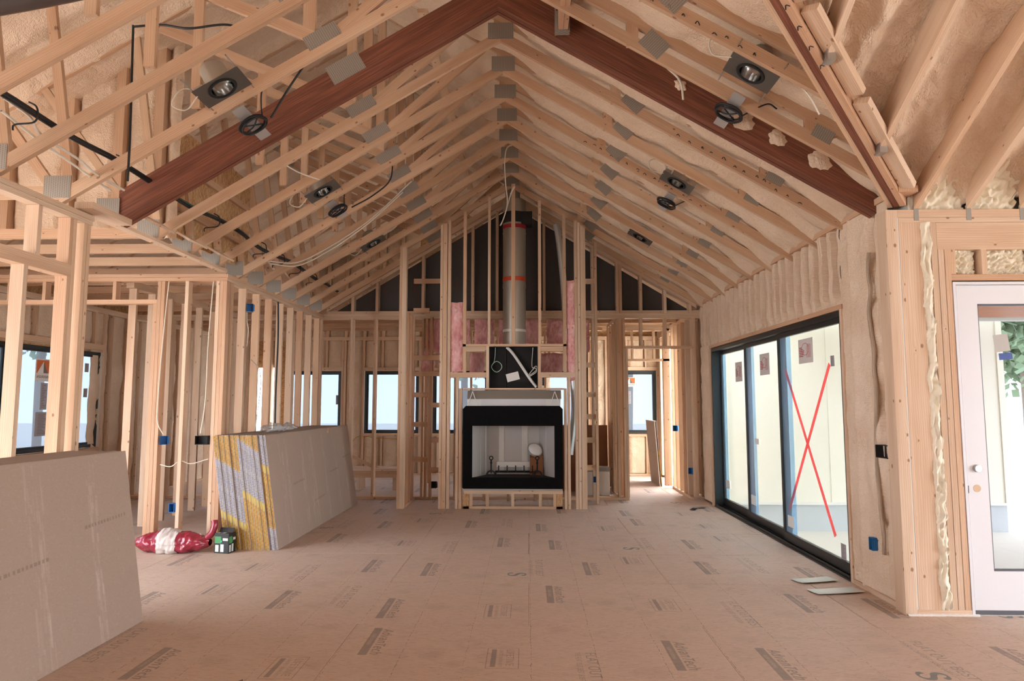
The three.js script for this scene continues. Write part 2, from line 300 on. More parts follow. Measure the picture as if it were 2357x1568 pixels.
// ---- back wall: windows, foam bays, studs up into the gable
const wallBack = structure('wall_back', 'foam filled exterior stud wall with black framed windows');
const backWins = [[-5.2, -4.05], [-3.54, -2.36], [-2.06, -0.86], [0.3, 1.2], [1.7, 2.74]];
skinZ(wallBack, ZB - 0.18, ZB - 0.14, XL - 0.15, XR + 0.15, -0.3, 6.3, [...backWins.map(([a, b]) => [a, b, 0.88, 2.22]).filter((h) => h[0] < -3 || h[0] > 1 || h[0] === -2.06), [-0.84, 0.28, 0.05, 1.5], [-6.3, -5.45, 0.05, 2.3], [0.3, 1.2, 0.88, 2.22]], M.osb);
for (let x = XL + 0.02; x < XR; x += 0.406) {
  if (x < -5.4 && x > -6.4) { box('stud', x, x + 0.038, 0.04, PLATE - 0.08, ZB - 0.14, ZB, wood(), wallBack); box('gable_stud', x, x + 0.06, PLATE, roofY(x) - 0.1, ZB - 0.14, ZB, wood(), wallBack); foamZ(wallBack, ZB - 0.06, x + 0.06, x + 0.406, PLATE, (q) => roofY(q) - 0.05); continue; }
  const inWin = backWins.some((h) => x > h[0] - 0.05 && x < h[1] + 0.05);
  if (inWin) { box('cripple_stud', x, x + 0.038, 0.04, 0.82, ZB - 0.14, ZB, wood(), wallBack); box('cripple_stud', x, x + 0.038, 2.3, PLATE - 0.08, ZB - 0.14, ZB, wood(), wallBack); foamZ(wallBack, ZB - 0.03, x + 0.04, x + 0.404, 0.05, 0.82); foamZ(wallBack, ZB - 0.03, x + 0.04, x + 0.404, 2.3, 2.88); }
  else { box('stud', x, x + 0.038, 0.04, PLATE - 0.08, ZB - 0.14, ZB, wood(), wallBack); foamZ(wallBack, ZB - 0.03, x + 0.04, x + 0.404, 0.04, 2.88); }
  if (x < -2.4) { box('gable_stud', x, x + 0.06, PLATE, roofY(x) - 0.1, ZB - 0.14, ZB, wood(), wallBack); foamZ(wallBack, ZB - 0.06, x + 0.06, x + 0.406, PLATE, (q) => roofY(q) - 0.05); }
}
for (const [a, b] of backWins) {
  box('stud', a - 0.05, a - 0.006, 0.04, PLATE - 0.08, ZB - 0.14, ZB + 0.004, wood(), wallBack); box('stud', b + 0.006, b + 0.05, 0.04, PLATE - 0.08, ZB - 0.14, ZB + 0.004, wood(), wallBack);
  box('header', a - 0.05, b + 0.05, 2.23, 2.3, ZB - 0.14, ZB + 0.006, wood(), wallBack); box('window_sill_plate', a - 0.05, b + 0.05, 0.82, 0.87, ZB - 0.14, ZB + 0.006, wood(), wallBack);
}
box('top_plate', XL, XR, PLATE - 0.08, PLATE, ZB - 0.14, ZB, wood(), wallBack);
box('bottom_plate', XL, XR, 0.001, 0.04, ZB - 0.14, ZB + 0.003, wood(), wallBack);

// ---- right wall with the sliding door opening, and foam ribs above it
const wallRight = structure('wall_right', 'foam sprayed exterior wall round the sliding door');
skinX(wallRight, XR + 0.14, XR + 0.18, ZB - 0.2, ZD - 0.02, -0.3, 3.75, [[-10.33, -6.05, -0.02, 2.356], [-14.3, -11.75, 0.02, 2.7]], M.siding);
{
  const rib = (z) => { const p = ((z + 5.2) / 0.205) % 1, q = Math.abs(((p + 1) % 1) - 0.5) * 2; return smooth(0.42, 0.64, q); };
  const over = (z0, z1, y0, y1) => mesh('foam_insulation', sheetGeo((a, b) => {
    const z = lerp(z0, z1, a), y = lerp(y0, y1, b), r = rib(z), w = smooth(0, 0.2, b) * (1 - 0.55 * smooth(0.9, 1, b));
    return [XR + 0.005 + (1 - r) * 0.12 * w + 0.02 * (1 - w) - fbm3(z * 7, y * 5, 2, 4) * 0.028, y, z];
  }, 560, 26, (a, b, p) => [p[2], p[1]]), M.foam, wallRight);
  over(-10.95, -6.0, 2.405, 3.12);
  const broad = (z0, z1, y0, y1) => mesh('foam_insulation', sheetGeo((a, b) => {
    const z = lerp(z0, z1, a), y = lerp(y0, y1, b), groove = Math.exp(-Math.pow((z + 5.46 + 0.03 * Math.sin(y * 3) + 0.03 * N3(y * 5, 2, 2)) / 0.04, 2)) * smooth(0.1, 0.5, y) * (0.4 + 0.6 * smooth(-0.1, 0.25, N3(y * 2.3, 1, 4)));
    const seam = Math.exp(-Math.pow((z + 5.82) / 0.03, 2)) * 0.018;
    return [XR + 0.008 + groove * 0.115 - seam - fbm3(z * 5, y * 4, 3, 4) * 0.03, y, z];
  }, 46, 110, (a, b, p) => [p[2], p[1]]), M.foam, wallRight);
  broad(-6.01, -5.2, 0.03, 3.1);
  broad(-10.95, -10.37, 0.03, 2.42);
}
box('header', XR - 0.006, XR + 0.14, 2.358, 2.402, -10.4, -6.0, redWood(), wallRight);
box('stud', XR - 0.012, XR + 0.14, 0.001, 2.36, -10.42, -10.335, wood(), wallRight);
box('stud', XR - 0.006, XR + 0.14, 0.001, 2.36, -6.045, -6.005, wood(), wallRight);
box('bottom_plate', XR - 0.008, XR + 0.14, 0.001, 0.04, -6.0, -5.2, wood(), wallRight);
box('top_plate', XR - 0.004, XR + 0.14, 3.1, 3.15, -10.95, -5.0, redWood(), wallRight);
box('top_plate', XR, XR + 0.14, 2.9, 3.05, ZB, -10.95, wood(), wallRight);
for (const z of [-14.5, -14.34, -11.75, -11.45, -11.1]) box('stud', XR, XR + 0.14, 0.04, 2.9, z, z + 0.038, wood(), wallRight);
// ragged foam strand running up the bay beside the sliding door
{ const pts = []; for (let k = 0; k < 16; k++) pts.push([XR + 0.012 - 0.02 * rnd(), 0.35 + k * 0.16, -5.5 + 0.07 * (rnd() - 0.5)]); tube('foam_strand', pts, 0.016, M.foam, wallRight, 7, 90); }

// ---- wall with the glazed entry door (faces the camera) at the right
const wallDoor = structure('wall_front', 'stud wall holding the white glazed door');
skinZ(wallDoor, ZD - 0.18, ZD - 0.14, XR + 0.18, XE + 0.15, -0.3, 3.5, [[3.205, 4.17, 0.0, 2.43]], M.siding);
const zf = ZD;
box('corner_post', 2.73, 2.814, 0.001, 3.0, zf - 0.14, zf, woods[0], wallDoor);
mesh('foam_bead', boxGeo(2.812, 2.826, 0.03, 2.95, zf - 0.05, zf - 0.004, 1, 1), M.white, wallDoor);
box('stud', 2.824, 2.85, 0.04, 2.9, zf - 0.14, zf - 0.002, wood(), wallDoor);
box('stud', 2.85, 2.99, 0.04, 2.9, zf - 0.1, zf - 0.003, woods[5], wallDoor);
mesh('foam_insulation', sheetGeo((a, b) => { const x = lerp(2.972, 3.072, a), y = lerp(0.04, 2.9, b), k = smooth(0, 0.3, Math.min(a, 1 - a) * 1.4); return [x + 0.02 * N3(y * 6, 1, 1), y, zf - 0.02 + k * 0.045 * (0.6 + 0.8 * N3(y * 9, a * 3, 7)) + 0.02 * N3(y * 25, a * 9, 3)]; }, 10, 160, (a, b, p) => [p[0], p[1]]), M.foamFresh, wallDoor);
for (const [a, b] of [[3.06, 3.104], [3.108, 3.152], [3.156, 3.198]]) box('stud', a, b, 0.04, a < 3.1 ? 2.9 : 2.69, zf - 0.14, zf - rr(0, 0.004), wood(), wallDoor);
box('top_plate', 2.814, XE, 2.94, 3.0, zf - 0.14, zf + 0.001, woods[5], wallDoor);
box('top_plate', 2.824, XE, 2.9, 2.938, zf - 0.14, zf, woods[0], wallDoor);
box('header', 3.106, 4.6, 2.69, 2.898, zf - 0.1, zf - 0.003, woods[5], wallDoor);
box('cripple_stud', 3.198, 3.235, 2.5, 2.69, zf - 0.14, zf - 0.002, wood(), wallDoor);
for (const x of [3.43, 3.83, 4.2]) box('cripple_stud', x, x + 0.04, 2.5, 2.69, zf - 0.14, zf - 0.002, wood(), wallDoor);
for (const [a, b] of [[3.235, 3.43], [3.47, 3.83], [3.87, 4.2]]) mesh('foam_insulation', sheetGeo((s, t) => { const x = lerp(a, b, s), y = lerp(2.5, 2.69, t); return [x, y, zf - 0.06 + 0.05 * Math.abs(N3(x * 22, y * 22, 3)) + 0.03 * N3(x * 50, y * 50, 9) - 0.05 * smooth(0.8, 1, s)]; }, 40, 24, (s, t, p) => [p[0], p[1]]), M.foamFresh, wallDoor);
for (const x of [4.17, 4.215]) box('stud', x, x + 0.04, 0.04, 2.45, zf - 0.14, zf - 0.002, wood(), wallDoor);
for (let k = 0; k < 7; k++) { const x = 4.6 + k * 0.4; box('stud', x, x + 0.038, 0.04, 2.9, zf - 0.14, zf - 0.002, wood(), wallDoor); foamZ(wallDoor, zf - 0.04, k ? x - 0.362 : 4.26, x, 0.04, k ? 2.9 : 2.45); }
box('bottom_plate', 4.17, XE, 0.001, 0.04, zf - 0.14, zf + 0.002, wood(), wallDoor);
box('sill_plate', 3.198, 4.6, 2.452, 2.498, zf - 0.14, zf - 0.001, redWood(), wallDoor);
box('bottom_plate', 2.814, 3.2, 0.001, 0.04, zf - 0.14, zf + 0.002, wood(), wallDoor);
mesh('foam_bead', sheetGeo((a, b) => { const x = lerp(2.74, 3.25, a); return [x, 0.012 * (1 - b) + 0.004 * N3(x * 40, b, 1), zf + 0.004 + b * 0.018 + 0.006 * N3(x * 50, 2, b)]; }, 60, 3, (a, b, p) => [p[0], p[2]]), M.white, wallDoor);
for (const x of [2.96, 3.354, 3.754, 4.154]) box('strap', x - 0.018, x + 0.018, 2.915, 3.03, zf - 0.01, zf + 0.004, M.galv, wallDoor, 0.1, 0.1);

// ---- walls behind the camera and round the wing on the right, with wide openings that let the daylight in
const wallEast = structure('wall_wing', 'exterior wall of the wing on the right');
skinX(wallEast, XE, XE + 0.15, ZD - 0.14, 1.2, -0.3, 5.6, [[-3.7, -1.1, 0.0, 2.4]], M.gypsum);
const wallSouth = structure('wall_rear', 'exterior wall behind the camera with wide openings');
skinZ(wallSouth, ZS, ZS + 0.15, XL - 0.15, XE + 0.15, -0.3, 6.4, [], M.gypsum);

// ---- roof decks
const roof = structure('roof', 'roof deck with sprayed foam on its underside');
const plane3 = (pts, f, th = 0.03) => { const s = new THREE.Shape(pts.map((p) => new THREE.Vector2(p[0], p[1]))); const g = new THREE.ShapeGeometry(s), p = g.attributes.position, u = g.attributes.uv; for (let i = 0; i < p.count; i++) { const x = p.getX(i), z = p.getY(i); p.setXYZ(i, x, f(x, z), z); u.setXY(i, x / 1.2, z / 1.2); } g.computeVertexNormals(); const t = g.clone(), q = t.attributes.position; for (let i = 0; i < q.count; i++) q.setY(i, q.getY(i) + th); return mergeGeometries([g, t]); };
mesh('deck', plane3([[XL - 0.7, ZB - 0.5], [-1.86, ZB - 0.5], [-1.86, ZS + 0.5], [XL - 0.7, ZS + 0.5]], (x) => roofY(x)), M.osb, roof);
mesh('deck', plane3([[-1.86, ZB - 0.5], [XR + 0.5, ZB - 0.5], [XR + 0.5, -5.4], [-0.45, -1.9], [XR + 0.5, 1.6], [XR + 0.5, ZS + 0.5], [-1.86, ZS + 0.5]], (x) => roofY(x)), M.osb, roof);
mesh('deck', plane3([[XR + 0.3, -5.5], [XE + 0.5, -5.5], [XE + 0.5, -1.9], [-0.45, -1.9]], (x, z) => crossY(z)), M.osb, roof);
mesh('deck', plane3([[-0.45, -1.9], [XE + 0.5, -1.9], [XE + 0.5, 1.6], [XR + 0.3, 1.6]], (x, z) => crossY(-3.8 - z)), M.osb, roof);
mesh('deck', boxGeo(XR, XE + 0.5, 3.4, 3.46, 1.2, ZS + 0.4, 1.2, 1.2), M.osb, roof);
mesh('soffit', boxGeo(XL - 0.9, XL - 0.14, 3.24, 3.28, ZB - 0.5, ZS + 0.5, 1.2, 1.2), M.gypsum, roof);
const bay = (z) => { const p = (((z + 5.96) / 0.608) % 1 + 1) % 1, q = Math.min(p, 1 - p) * 0.608; return 1 - smooth(0.03, 0.14, q); };
const valleyX = (z) => XR - (z + 5.13);
mesh('foam_insulation', sheetGeo((s, t) => {
  const z = lerp(-14.5, -2.3, t), x1 = Math.min(XR + 0.05, valleyX(z) + 0.05), x = lerp(-1.9, x1, s);
  const wall = smooth(2.3, 2.77, x) * 0.12;
  return [x, roofY(x) - lerp(0.19, 0.13, smooth(-5.75, -5.55, z)) - lerp(0.06, 0.01, smooth(-5.75, -5.55, z)) * bay(z) - wall + 0.1 * Math.exp(-Math.pow((x + 0.2) / 0.22, 2)) + 0.03 * smooth(-0.3, -1.9, x) - fbm3(x * 2.4, z * 3.2, 5, 4) * 0.11, z];
}, 90, 260), M.foam, roof);
mesh('foam_insulation', sheetGeo((s, t) => {
  const z = lerp(-14.5, -2.3, t), x = lerp(-1.8, XL + 0.05, s);
  return [x, roofY(x) - 0.17 - 0.05 * bay(z) - fbm3(x * 2.4, z * 3.2, 8, 4) * 0.12, z];
}, 90, 220), M.foam, roof);
for (const [a, b] of [[2.98, 3.335], [3.373, 3.735], [3.773, 4.135], [4.173, 4.535], [4.573, 4.935], [4.973, 6.4]]) mesh('foam_insulation', sheetGeo((s, t) => { const x = lerp(a, b, s), y = lerp(2.99, 3.42, t); return [x, y, ZD - 0.05 + 0.07 * Math.abs(N3(x * 14, y * 12, 3)) + 0.04 * N3(x * 30, y * 26, 5) + 0.16 * t * t]; }, 40, 30, (s, t, p) => [p[0], p[1]]), M.foamFresh, roof);
const rafterX = []; for (let k = -6; k < 10; k++) rafterX.push(2.96 + 0.4 * k);
const rbay = (x) => { const p = (((x - 2.96) / 0.4) % 1 + 1) % 1, q = Math.min(p, 1 - p) * 0.4; return 1 - smooth(0.02, 0.12, q); };
mesh('foam_insulation', sheetGeo((s, t) => {
  const z = lerp(-5.2, -2.0, t), x = lerp(Math.min(valleyX(z) - 0.02, 2.9), 6.2, s);
  return [x, crossY(z) - 0.2 - 0.06 * rbay(x) - fbm3(x * 3.4, z * 2.2, 15, 5) * 0.2 - 0.03 * Math.abs(N3(x * 11, z * 9, 4)) - 0.1 * smooth(-5.0, -5.2, z), z];
}, 170, 130), M.foamRough, roof);
// ================================================================ ROOF FRAMING
// toothed plate lying on the front of a truss
function plateGeo(w, h) { const g = new THREE.BoxGeometry(w, h, 0.003), u = g.attributes.uv; for (let i = 0; i < u.count; i++) u.setXY(i, u.getX(i) * w / 0.2, u.getY(i) * h / 0.2); return g; }
const plateGeos = {};
function plate(x, y, w, h, z, turn, parent) { const k = w + '/' + h; plateGeos[k] ??= plateGeo(w, h); const m = mesh('nail_plate', plateGeos[k], M.galv, parent); m.position.set(x, y, z + 0.002); m.rotation.z = turn; return m; }
const SL = Math.atan(0.59), TH = 0.038, CD = 0.103;
const trussAt = {};
function truss(z, o = {}) {
  const t = thing('roof_truss', o.label, 'truss', o.group ?? 'scissor trusses over the great room'), z1 = z - TH, zi = z - 0.0015, zj = z1 + 0.0015;
  trussAt[z.toFixed(2)] = t;
  const L0 = -3.42, R1 = o.right ?? XR + 0.06;
  if (o.left !== false) {
    flat('bottom_chord', [[L0, ceilY(L0)], [-0.25, 4.845], [-0.25, 4.845 + CD], [L0, ceilY(L0) + CD]], z, z1, tw(), t);
    flat('ceiling_chord', [[XL - 0.05, 3.02], [-3.36, 3.02], [-3.36, 3.11], [XL - 0.05, 3.11]], z - 0.0006, z1 + 0.0006, tw(), t);
    flat('top_chord', [[XL - 0.1, roofY(XL - 0.1) - CD - 0.12], [-1.86, roofY(-1.86) - CD - 0.12], [-1.86, roofY(-1.86) - 0.01], [XL - 0.1, roofY(XL - 0.1) - 0.01]], z, z1, tw(), t);
    member('web', [-1.53, 4.21], [-3.6, 5.1], 0.089, zi, zj, tw(), t);
    member('web', [-1.48, 4.2], [-0.45, 5.12], 0.089, zi, zj, tw(), t);
    member('web', [-1.62, 4.2], [-1.62, 5.95], 0.089, zi - 0.0004, zj, tw(), t);
    member('web', [-2.45, 3.7], [-2.45, 4.65], 0.07, zi - 0.0004, zj, tw(), t);
    member('web', [-3.36, 3.12], [-3.66, 5.0], 0.07, zi - 0.0004, zj, tw(), t);
    member('web', [-3.5, 3.12], [-4.5, 4.45], 0.07, zi - 0.0004, zj, tw(), t);
    plate(-3.44, 3.105, 0.2, 0.165, z, 0, t);
    plate(-1.52, 4.235, 0.27, 0.115, z, SL, t);
    plate(-3.5, 5.06, 0.16, 0.1, z, -0.4, t);
  }
  if (o.rightSide !== false) {
    flat('bottom_chord', [[-0.25, 4.845], [R1, ceilY(R1)], [R1, ceilY(R1) + CD], [-0.25, 4.845 + CD]], z, z1, tw(), t);
    flat('top_chord', [[-1.86, roofY(-1.86) - CD - 0.12], [R1, roofY(R1) - CD - 0.12], [R1, roofY(R1) - 0.01], [-1.86, roofY(-1.86) - 0.01]], z, z1, tw(), t);
    member('web', [0.8, 4.24], [0.8, 4.6], 0.089, zi, zj, tw(), t);
    if (R1 > 2.3) { member('web', [2.12, 3.5], [2.12, 3.85], 0.089, zi, zj, tw(), t); member('web', [2.2, 3.52], [2.6, 3.62], 0.07, zi, zj, tw(), t); plate(2.205, 3.53, 0.16, 0.1, z, -SL, t); }
    if (R1 > 1.2) plate(0.965, 4.25, 0.2, 0.15, z, -SL - 0.25, t);
  }
  if (o.left !== false && o.rightSide !== false) { member('king_post', [-0.25, 4.9], [-0.25, 5.2], 0.12, zi, zj, tw(), t); plate(-0.245, 4.94, 0.235, 0.155, z, 0, t); }
  return t;
}
const TZ = []; for (let k = 0; k <= 8; k++) TZ.push(-5.94 - 0.608 * k);
TZ.forEach((z, i) => truss(z, { label: `pale scissor roof truss with grey nail plates, ${ordinal(i)} behind the red beam` }));
[-4.75, -4.14, -3.55].forEach((z, i) => truss(z, { rightSide: false, label: `pale scissor truss half, ${ordinal(i)} in front of the red beam`, group: 'truss halves in front of the red beam' }));
[-4.95, -4.35].forEach((z, i) => truss(z, { left: false, right: valleyX(z) - 0.02, label: `pale jack truss hung from the valley beam, ${ordinal(i)} in front of the red beam`, group: 'jack trusses on the valley beam' }));
for (let k = 1; k < 6; k++) { // over the rooms beyond the gable wall only the attic side shows
  const z = -10.804 - 0.608 * k, t = thing('roof_truss', `plain attic truss, ${ordinal(k - 1)} beyond the gable wall`, 'truss', 'attic trusses beyond the gable wall');
  flat('ceiling_chord', [[XL - 0.05, 3.02], [XR, 3.02], [XR, 3.11], [XL - 0.05, 3.11]], z, z - TH, tw(), t);
  flat('top_chord', [[XL - 0.1, roofY(XL - 0.1) - CD - 0.12], [-1.86, roofY(-1.86) - CD - 0.12], [-1.86, roofY(-1.86) - 0.01], [XL - 0.1, roofY(XL - 0.1) - 0.01]], z, z - TH, tw(), t);
  member('web', [-1.5, 3.1], [-3.5, 5.1], 0.089, z - 0.001, z - TH + 0.001, tw(), t); member('web', [-3.3, 3.1], [-4.6, 4.4], 0.089, z - 0.001, z - TH + 0.001, tw(), t);
}
// long board nailed along the webs near the peak
{ const b = stick('lateral_brace', V(-0.93, 5.0, -5.7), V(-0.93, 5.0, -10.7), 0.09, 0.038, woods[2]); tag(b, 'long lumber brace nailed across the truss webs near the peak', 'board'); }

// ---- red strand beam pair meeting at the peak
{
  const t = thing('strand_beam', 'dark red engineered strand beam rising to the peak across the ceiling', 'beam');
  const z = -5.36, D = 0.28, L0 = -3.36, R1 = XR + 0.02;
  for (let k = 0; k < 3; k++) {
    const za = z - k * 0.045, zb = za - 0.042, dy = k === 1 ? 0.006 : 0;
    flat('ply', [[L0, ceilY(L0) - 0.02 + dy], [-0.25, 4.825 + dy], [-0.25, 4.825 + D], [L0, ceilY(L0) - 0.02 + D]], za, zb, M.lvl, t);
    flat('ply', [[-0.25, 4.825 + dy], [R1, ceilY(R1) - 0.02 + dy], [R1, ceilY(R1) - 0.02 + D], [-0.25, 4.825 + D]], za, zb, M.lvl, t);
  }
  plate(-1.51, 4.3, 0.3, 0.17, z, SL, t); plate(-3.44, 3.12, 0.19, 0.17, z + 0.01, 0, t);
  for (const [x, r] of [[1.25, 0.07], [1.75, 0.13], [2.02, 0.1], [2.35, 0.12]]) { // foam splashes stuck on the beam's face
    const g = sheetGeo((a, b) => { const an = a * 6.2832, q = b * r * (0.8 + 0.35 * N3(Math.cos(an) * 2, Math.sin(an) * 2, x)); return [Math.cos(an) * q, Math.sin(an) * q * 0.75, 0.03 * (1 - b * b) * (0.75 + 0.5 * N3(Math.cos(an) * q * 40, Math.sin(an) * q * 40, 1))]; }, 28, 8, (a, b, p) => [p[0], p[1]]);
    const m = mesh('foam_splash', g, M.foam, t); m.position.set(x, ceilY(x) + 0.16, z + 0.001); m.rotation.z = -SL;
  }
}
{ // short ridge member hung on the beam just right of the peak
  const t = thing('hung_ridge_beam', 'doubled lumber ridge member hung in a steel hanger on the red beam', 'beam');
  for (const k of [0, 1]) stick('ply', V(0.27 + k * 0.04, 4.66, -5.33), V(0.27 + k * 0.04, 4.7, -2.2), 0.038, 0.2, redWoods[k], t);
  box('joist_hanger', 0.235, 0.345, 4.55, 4.72, -5.34, -5.27, M.galv, t, 0.2, 0.2); box('joist_hanger', 0.225, 0.235, 4.55, 4.8, -5.35, -5.28, M.galv, t, 0.2, 0.2);
}

// ---- valley beam rising over the corner post, with jacks hung on both sides
{
  const t = thing('valley_beam', 'long doubled valley beam with black marker scribbles rising from the corner post', 'beam');
  const a = V(2.85, 3.03, -5.15), dir = V(-1, 0.585, 1).normalize(), b = a.clone().addScaledVector(dir, 4.2), s = V(1, 0, 1).normalize(), up = new THREE.Vector3().crossVectors(s, dir).normalize(); if (up.y < 0) up.negate();
  const off = (p, q, r) => p.clone().addScaledVector(s, q).addScaledVector(up, r);
  stick('ply', off(a, -0.022, 0.13), off(b, -0.022, 0.13), 0.042, 0.26, M.lvl, t, up);
  stick('ply', off(a, 0.022, 0.125), off(b, 0.022, 0.125), 0.042, 0.25, redWoods[0], t, up);
  stick('ledger', off(a, -0.065, 0.1), off(b, -0.065, 0.1), 0.034, 0.19, woods[4], t, up);
  const cuts = [0.12, 1.17, 2.0, 2.9, 4.0];
  for (let k = 0; k < 4; k++) { const p = a.clone().addScaledVector(dir, cuts[k] + 0.05), q = a.clone().addScaledVector(dir, cuts[k + 1] - 0.03); stick('blocking', off(p, 0.105, 0.05), off(q, 0.105, 0.05), 0.1, 0.05, woods[k % 2 ? 5 : 0], t, up.clone().addScaledVector(s, 0.25)); }
  for (let k = 0; k < 12; k++) { const p = a.clone().addScaledVector(dir, 1.55 + k * 0.17); const m = tube('marker_scribble', [off(p, 0.006, -0.0008), off(p.clone().addScaledVector(dir, 0.03), 0.02, -0.0012), off(p.clone().addScaledVector(dir, 0.012), 0.036, -0.0008)], 0.0035, M.cableBlack, t, 4, 8); }
}
// ---- rafters of the wing on the right
const rx = [1.25, 1.86, 2.47, 2.96, 3.354, 3.754, 4.154, 4.554, 4.954];
for (const x of rx) {
  const jack = x < 2.9, z0 = jack ? -5.13 + (2.93 - x) : ZD + 0.005, z1 = -2.05, yb = (z) => 3.005 + 0.59 * (z + 5.13);
  const t = thing('rafter', jack ? `jack rafter hung on the valley beam, ${ordinal(2 - rx.indexOf(x))} from the corner post` : `rafter on the plate over the glazed door, ${ordinal(rx.indexOf(x) - 3)} from the corner post`, 'rafter', jack ? 'jack rafters on the valley beam' : 'rafters over the glazed door');
  mesh('lumber', prismGeo([V(x - 0.019, yb(z0), z0), V(x - 0.019, yb(z1), z1), V(x - 0.019, yb(z1) + 0.24, z1), V(x - 0.019, yb(z0) + 0.24, z0)], V(0.038, 0, 0), V(0, 0.508, 0.861)), pick([woods[0], woods[4], woods[5]]), t);
  if (jack) box('joist_hanger', x - 0.026, x + 0.026, yb(z0) - 0.012, yb(z0) + 0.06, z0 - 0.03, z0 + 0.05, M.steel, t);
}
// ================================================================ PARTITIONS
const stud = (w, x0, x1, y0, y1, z0, z1, m, n = 'stud') => box(n, x0, x1, y0, y1, z0, z1, m ?? wood(), w);
// near stretch of the long wall on the left, ending at the wide opening
const pA = structure('partition_wall', 'open stud partition ending at the wide opening, with a door header');
{
  const a = -3.44, b = -3.35;
  for (const [z, y0, y1] of [[-5.02, 0.04, 2.885], [-4.978, 0.04, 2.885], [-4.86, 0.04, 2.885], [-4.5, 2.54, 2.885], [-4.1, 2.54, 2.885], [-3.7, 2.54, 2.885], [-4.4, 0.04, 2.45], [-3.3, 0.04, 2.885], [-2.9, 0.04, 2.885]]) stud(pA, a, b, y0, y1, z, z + 0.038);
  stud(pA, a - 0.1, a, 0.04, 2.885, -5.018, -4.93, redWood());
  stud(pA, a, b, 0.04, 2.885, -4.82, -4.785, redWood());
  stud(pA, a, b + 0.001, 2.45, 2.54, -4.82, -3.2, wood(), 'header');
  stud(pA, a, b + 0.002, 2.887, 2.925, -5.03, -1.5, wood(), 'top_plate'); stud(pA, a, b + 0.003, 2.927, 2.965, -5.05, -1.5, wood(), 'top_plate');
  stud(pA, a, b, 0.001, 0.04, -5.02, -4.3, wood(), 'bottom_plate');
}
{ // beam carrying the trusses over the wide opening
  const t = thing('opening_beam', 'pale board beam on top of the walls across the wide opening', 'beam');
  stick('board', V(-3.31, 3.0, -4.86), V(-3.31, 3.0, -5.36), 0.14, 0.05, woods[5], t); 
  for (let k = 0; k < 3; k++) stick('board', V(-3.25, 3.1, -5.5 - k * 0.608 - 0.05), V(-3.25, 3.1, -5.9 - k * 0.608), 0.2, 0.02, woods[5], t, V(0.5, 0.86, 0));
  stick('ply', V(-3.40, 3.0, -5.0), V(-3.40, 3.0, -7.4), 0.08, 0.03, woods[0], t);
}
// wall facing the camera beyond the opening
const pB = structure('partition_wall', 'stud partition facing the wide opening, with cripple studs over its doorway');
{
  const za = -7.47, zb = -7.381;
  for (const x of [-4.13, -4.088, -3.82, -3.472, -3.43, -3.39]) stud(pB, x, x + 0.038, 0.04, 2.885, za, zb, x < -4 || x > -3.45 ? redWood() : wood());
  stud(pB, -4.172, -4.132, 0.04, 2.63, za, zb, redWood());
  for (const x of [-6.3, -5.84, -5.44, -5.04, -4.64]) stud(pB, x, x + 0.038, 2.68, 2.885, za, zb, redWood(), 'cripple_stud');
  stud(pB, XL, -4.132, 2.632, 2.68, za, zb + 0.001, redWood(), 'header');
  stud(pB, XL, -3.35, 2.887, 2.925, za, zb + 0.001, redWood(), 'top_plate'); stud(pB, XL, -3.36, 2.927, 2.965, za, zb + 0.002, redWood(), 'top_plate');
  stud(pB, -4.17, -3.35, 0.001, 0.04, za, zb + 0.001, wood(), 'bottom_plate');
}
// far stretch of the long wall
const pC = structure('partition_wall', 'long run of closely spaced studs behind the middle drywall stack');
{
  const a = -3.44, b = -3.35;
  for (let k = 0; k < 9; k++) stud(pC, a, b, 0.04, 2.885, -7.52 - k * 0.406, -7.482 - k * 0.406, k % 3 ? wood() : redWood());
  stud(pC, a, b, 0.04, 2.885, -7.56, -7.522); stud(pC, a, b, 0.04, 2.885, -10.93, -10.89);
  stud(pC, a, b + 0.002, 2.887, 2.925, -10.94, -7.382, wood(), 'top_plate'); stud(pC, a, b + 0.003, 2.927, 2.965, -10.94, -7.382, wood(), 'top_plate');
  stud(pC, a, b, 0.001, 0.04, -10.94, -7.47, wood(), 'bottom_plate');
  for (let k = 0; k < 8; k++) stud(pC, a - 1.3, a - 1.21, 0.04, 2.885, -7.9 - k * 0.406, -7.862 - k * 0.406);  // a closet partition just behind it
  stud(pC, a - 1.3, a - 1.21, 2.887, 2.965, -11, -7.8, wood(), 'top_plate');
}
